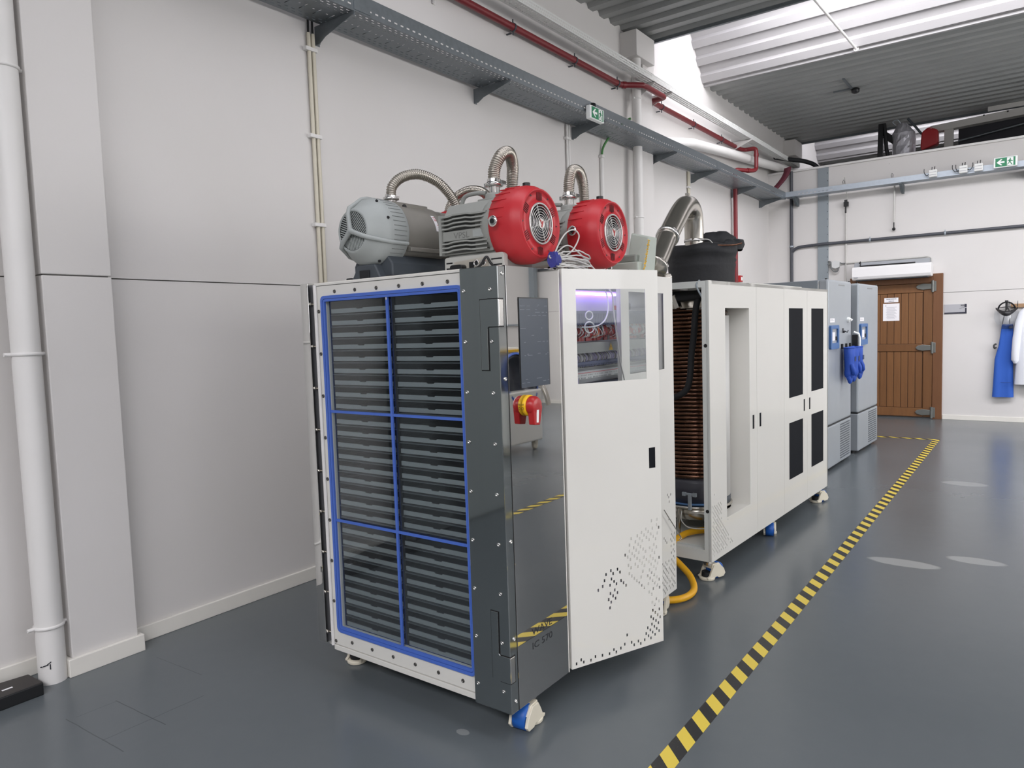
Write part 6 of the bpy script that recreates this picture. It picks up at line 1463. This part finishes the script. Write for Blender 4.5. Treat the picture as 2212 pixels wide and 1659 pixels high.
part(loft([(3.428, 12.31, 0.845, 0.022, 0.028), (3.432, 12.31, 0.875, 0.038, 0.042), (3.425, 12.31, 0.89, 0.046, 0.046), (3.43, 12.31, 1.0, 0.050, 0.05), (3.445, 12.315, 1.2, 0.055, 0.05), (3.475, 12.33, 1.42, 0.058, 0.05), (3.52, 12.345, 1.57, 0.06, 0.045), (3.57, 12.355, 1.63, 0.04, 0.035)]), 'sleeve', CLOTHW, lc)
part(loft([(3.79, 12.31, 0.85, 0.03, 0.04), (3.79, 12.31, 1.1, 0.05, 0.05), (3.75, 12.33, 1.45, 0.055, 0.05), (3.67, 12.355, 1.62, 0.04, 0.035)]), 'sleeve', CLOTHW, lc)

# ================================================================== FLOOR ITEMS
TX0, TX1 = 2.645, 2.722
solo(MB().box(TX0, TX1, -4.5, 10.36, 0.0004, 0.0012), 'floor_tape', HAZ, 'yellow and black hazard tape running along the floor beside the machines', 'tape')
solo(MB().box(1.25, TX0, 10.285, 10.36, 0.0004, 0.0012), 'floor_tape', HAZ, 'short hazard tape crossing the floor in front of the wooden door', 'tape')
solo(MB().box(4.13, 4.205, -4.5, 9.5, 0.0004, 0.0012), 'floor_tape', HAZ, 'hazard tape mirrored in the polished steel side panel', 'tape')
bc = thing('black_case', 'flat black case lying on the floor against the skirting by the drainpipe', 'case', (0.05, 0.95, 0))
part(MB().hexa([(-0.062, 0.50, 0), (0.187, 0.50, 0), (0.188, 1.228, 0), (0.045, 1.222, 0), (-0.062, 0.50, 0.056), (0.187, 0.50, 0.056), (0.188, 1.228, 0.056), (0.045, 1.222, 0.056)]), 'case_body', BLACK, bc, bevel=0.004)
part(MB().hexa([(-0.060, 0.50, 0.0562), (0.185, 0.50, 0.0562), (0.186, 1.226, 0.0562), (0.047, 1.220, 0.0562), (-0.058, 0.50, 0.060), (0.183, 0.50, 0.060), (0.184, 1.224, 0.060), (0.049, 1.218, 0.060)]), 'case_lid', mat('case_top', (46, 42, 40), 0.45), bc)
part(MB().box(0.12, 0.132, 1.09, 1.13, 0.060, 0.0606), 'white_tag', PAPER, bc)
# ================================================================== ABOVE AND BEHIND THE PARTITION
solo(MB().box(0.0, 9.1, 12.56, 15.2, 3.80, 3.86), 'mezzanine_deck', mat('deck_dark', (60, 56, 54), 0.8), kind='structure').name = 'floor_upper'
MY = 13.35
pr_ = thing('roof_prop', 'black lattice prop reaching from the mezzanine to the roof', 'prop', (1.54, MY, 3.86))
part(MB().hexa([(1.475, MY, 3.86), (1.56, MY, 3.86), (1.56, MY + 0.08, 3.86), (1.475, MY + 0.08, 3.86), (1.50, MY, 4.70), (1.57, MY, 4.70), (1.57, MY + 0.08, 4.70), (1.50, MY + 0.08, 4.70)]), 'post', BLACK, pr_)
part(MB().tube(cr([(1.66, MY + 0.03, 3.86), (1.64, MY + 0.03, 4.15), (1.615, MY + 0.03, 4.30), (1.60, MY + 0.03, 4.50), (1.58, MY + 0.03, 4.70)], 4), 0.03, 8), 'brace', BLACK, pr_)
part(MB().obox((1.66, MY + 0.03, 4.46), (0.18, 0.04, 0.10), (0.75, 0, -0.65), (0, 1, 0)).obox((1.73, MY + 0.02, 4.37), (0.07, 0.03, 0.06), (0.75, 0, -0.65), (0, 1, 0)), 'clamp', BLACK, pr_)
part(MB().box(1.54, 1.68, MY, MY + 0.06, 3.98, 4.16), 'foot_block', BLACK, pr_)
fb = thing('foil_duct', 'crinkled silver foil duct standing on the mezzanine', 'duct', (1.86, 13.4, 3.86))
random.seed(17); rows = []
for j in range(16):
    z = 3.86 + 0.80 * j / 15; r = 0.165 if j < 13 else 0.165 - 0.035 * (j - 12)
    rows.append([(1.865 + (r + random.uniform(-.008, .008)) * math.cos(a) - (0.03 if j > 10 else 0) * (j - 10) / 6, 13.42 + (r + random.uniform(-.008, .008)) * math.sin(a), z + random.uniform(-.012, .012)) for a in [2 * PI * k / 26 for k in range(26)]])
m = MB().grid(rows, False, True); m.add(rows[-1], [tuple(range(26))])
part(m, 'foil_skin', mat('crinkled_foil', (204, 203, 210), 0.35, 0.35, bump=(25, 0.9)), fb)
part(MB().tube(cr([(1.76, 13.3, 4.62), (1.72, 13.28, 4.68), (1.79, 13.27, 4.70), (1.83, 13.3, 4.64)], 4), 0.008, 6), 'wire_tie', GALVL, fb)
rb_ = thing('red_canister', 'red plastic canister on the mezzanine beside the foil duct', 'canister', (2.24, 13.35, 3.86))
part(MB().prism([(2.115, 4.22), (2.13, 4.435), (2.17, 4.475), (2.30, 4.475), (2.355, 4.44), (2.36, 4.26), (2.33, 4.22), (2.13, 4.16)], 'y', 13.26, 13.44), 'canister_body', mat('red_canister', (168, 34, 40), 0.45), rb_, bevel=0.02)
part(MB().tube(cr([(2.17, 13.35, 4.47), (2.20, 13.35, 4.50), (2.26, 13.35, 4.50), (2.29, 13.35, 4.47)], 4), 0.012, 8), 'carry_handle', MATS['red_canister'], rb_)
part(MB().box(2.12, 2.36, 13.28, 13.42, 3.86, 4.17), 'support_box', SLATE, rb_)
solo(MB().tube([(1.93, 13.30, 4.70), (2.02, 13.30, 4.58), (2.13, 13.30, 4.42)], 0.018, 8), 'slanted_strut', SLATE, 'dark slanted strut between the foil duct and red canister', 'strut')
cp_ = thing('goalpost_frame', 'grey steel post and beam frame on the mezzanine under the roof', 'frame', (2.5, 13.4, 3.86))
GST = mat('frame_steel', (184, 182, 178), 0.5)
part(MB().box(2.43, 2.55, 13.36, 13.48, 3.86, 4.52), 'post', GST, cp_, bevel=0.006)
part(MB().hexa([(2.26, 13.34, 4.43), (6.5, 13.34, 4.58), (6.5, 13.5, 4.58), (2.26, 13.5, 4.43), (2.24, 13.34, 4.53), (6.5, 13.34, 4.71), (6.5, 13.5, 4.71), (2.24, 13.5, 4.53)]), 'beam', GST, cp_)
part(MB().box(3.0, 3.5, 13.335, 13.34, 4.60, 4.67), 'splice_plate', GST, cp_)
for x in (2.95, 3.25): part(MB().cyl((x, 13.34, 4.555), (x, 13.33, 4.555), 0.012, 8), 'bolt', BLACK, cp_)
solo(MB().box(2.6, 9.0, 13.62, 13.66, 3.86, 4.55), 'mezzanine_screen', mat('screen_dark', (44, 44, 50), 0.7), 'dark panel filling the frame above the partition', 'panel')
solo(MB().tube([(2.6, 13.58, 4.28), (3.3, 13.58, 4.37), (4.2, 13.58, 4.50)], 0.02, 8), 'mezzanine_rail', GALV, 'thin grey rail in front of the dark mezzanine panel', 'rail')

# ================================================================== MACHINE OPPOSITE (seen in the polished panel)
om = thing('drum_mixer', 'white machine with a dark blue-rimmed bowl reflected in the steel panel', 'machine', (6.2, 7.3, 0))
part(MB().box(5.80, 6.6, 6.93, 7.68, 0.12, 0.78), 'base_cabinet', WHITE, om, bevel=0.02)
part(MB().box(6.10, 6.6, 6.98, 7.63, 0.78, 1.32), 'head_cabinet', WHITE, om, bevel=0.02)
part(MB().lathe((5.86, 7.30, 0.92), (-1, 0, 0.25), [(0.02, -0.22), (0.25, -0.18), (0.33, -0.02), (0.335, 0.0), (0.30, 0.0), (0.28, -0.04), (0.16, -0.10), (0.02, -0.12)], 36), 'bowl', mat('bowl_dark', (40, 44, 54), 0.3), om)
part(MB().lathe((5.86, 7.30, 0.92), (-1, 0, 0.25), [(0.335, -0.015), (0.35, -0.01), (0.35, 0.01), (0.325, 0.015)], 36, cap=False), 'blue_rim', BLUE, om)
part(MB().tube(cr([(5.90, 7.70, 0.85), (5.83, 7.74, 0.80), (5.77, 7.74, 0.68), (5.74, 7.74, 0.56)], 5), 0.035, 12), 'spout', STEEL, om)
part(MB().box(6.06, 6.10, 7.0, 7.6, 1.26, 1.29), 'yellow_band', YELLOW, om)
for x, y in ((5.88, 7.0), (5.88, 7.6), (6.5, 7.0), (6.5, 7.6)): part(MB().lathe((x - 0.02, y, 0.05), (1, 0, 0), [(0.04, 0), (0.05, 0.005), (0.05, 0.035), (0.04, 0.04)], 16).box(x - 0.03, x + 0.03, y - 0.03, y + 0.03, 0.07, 0.12), 'caster', CREAM, om)
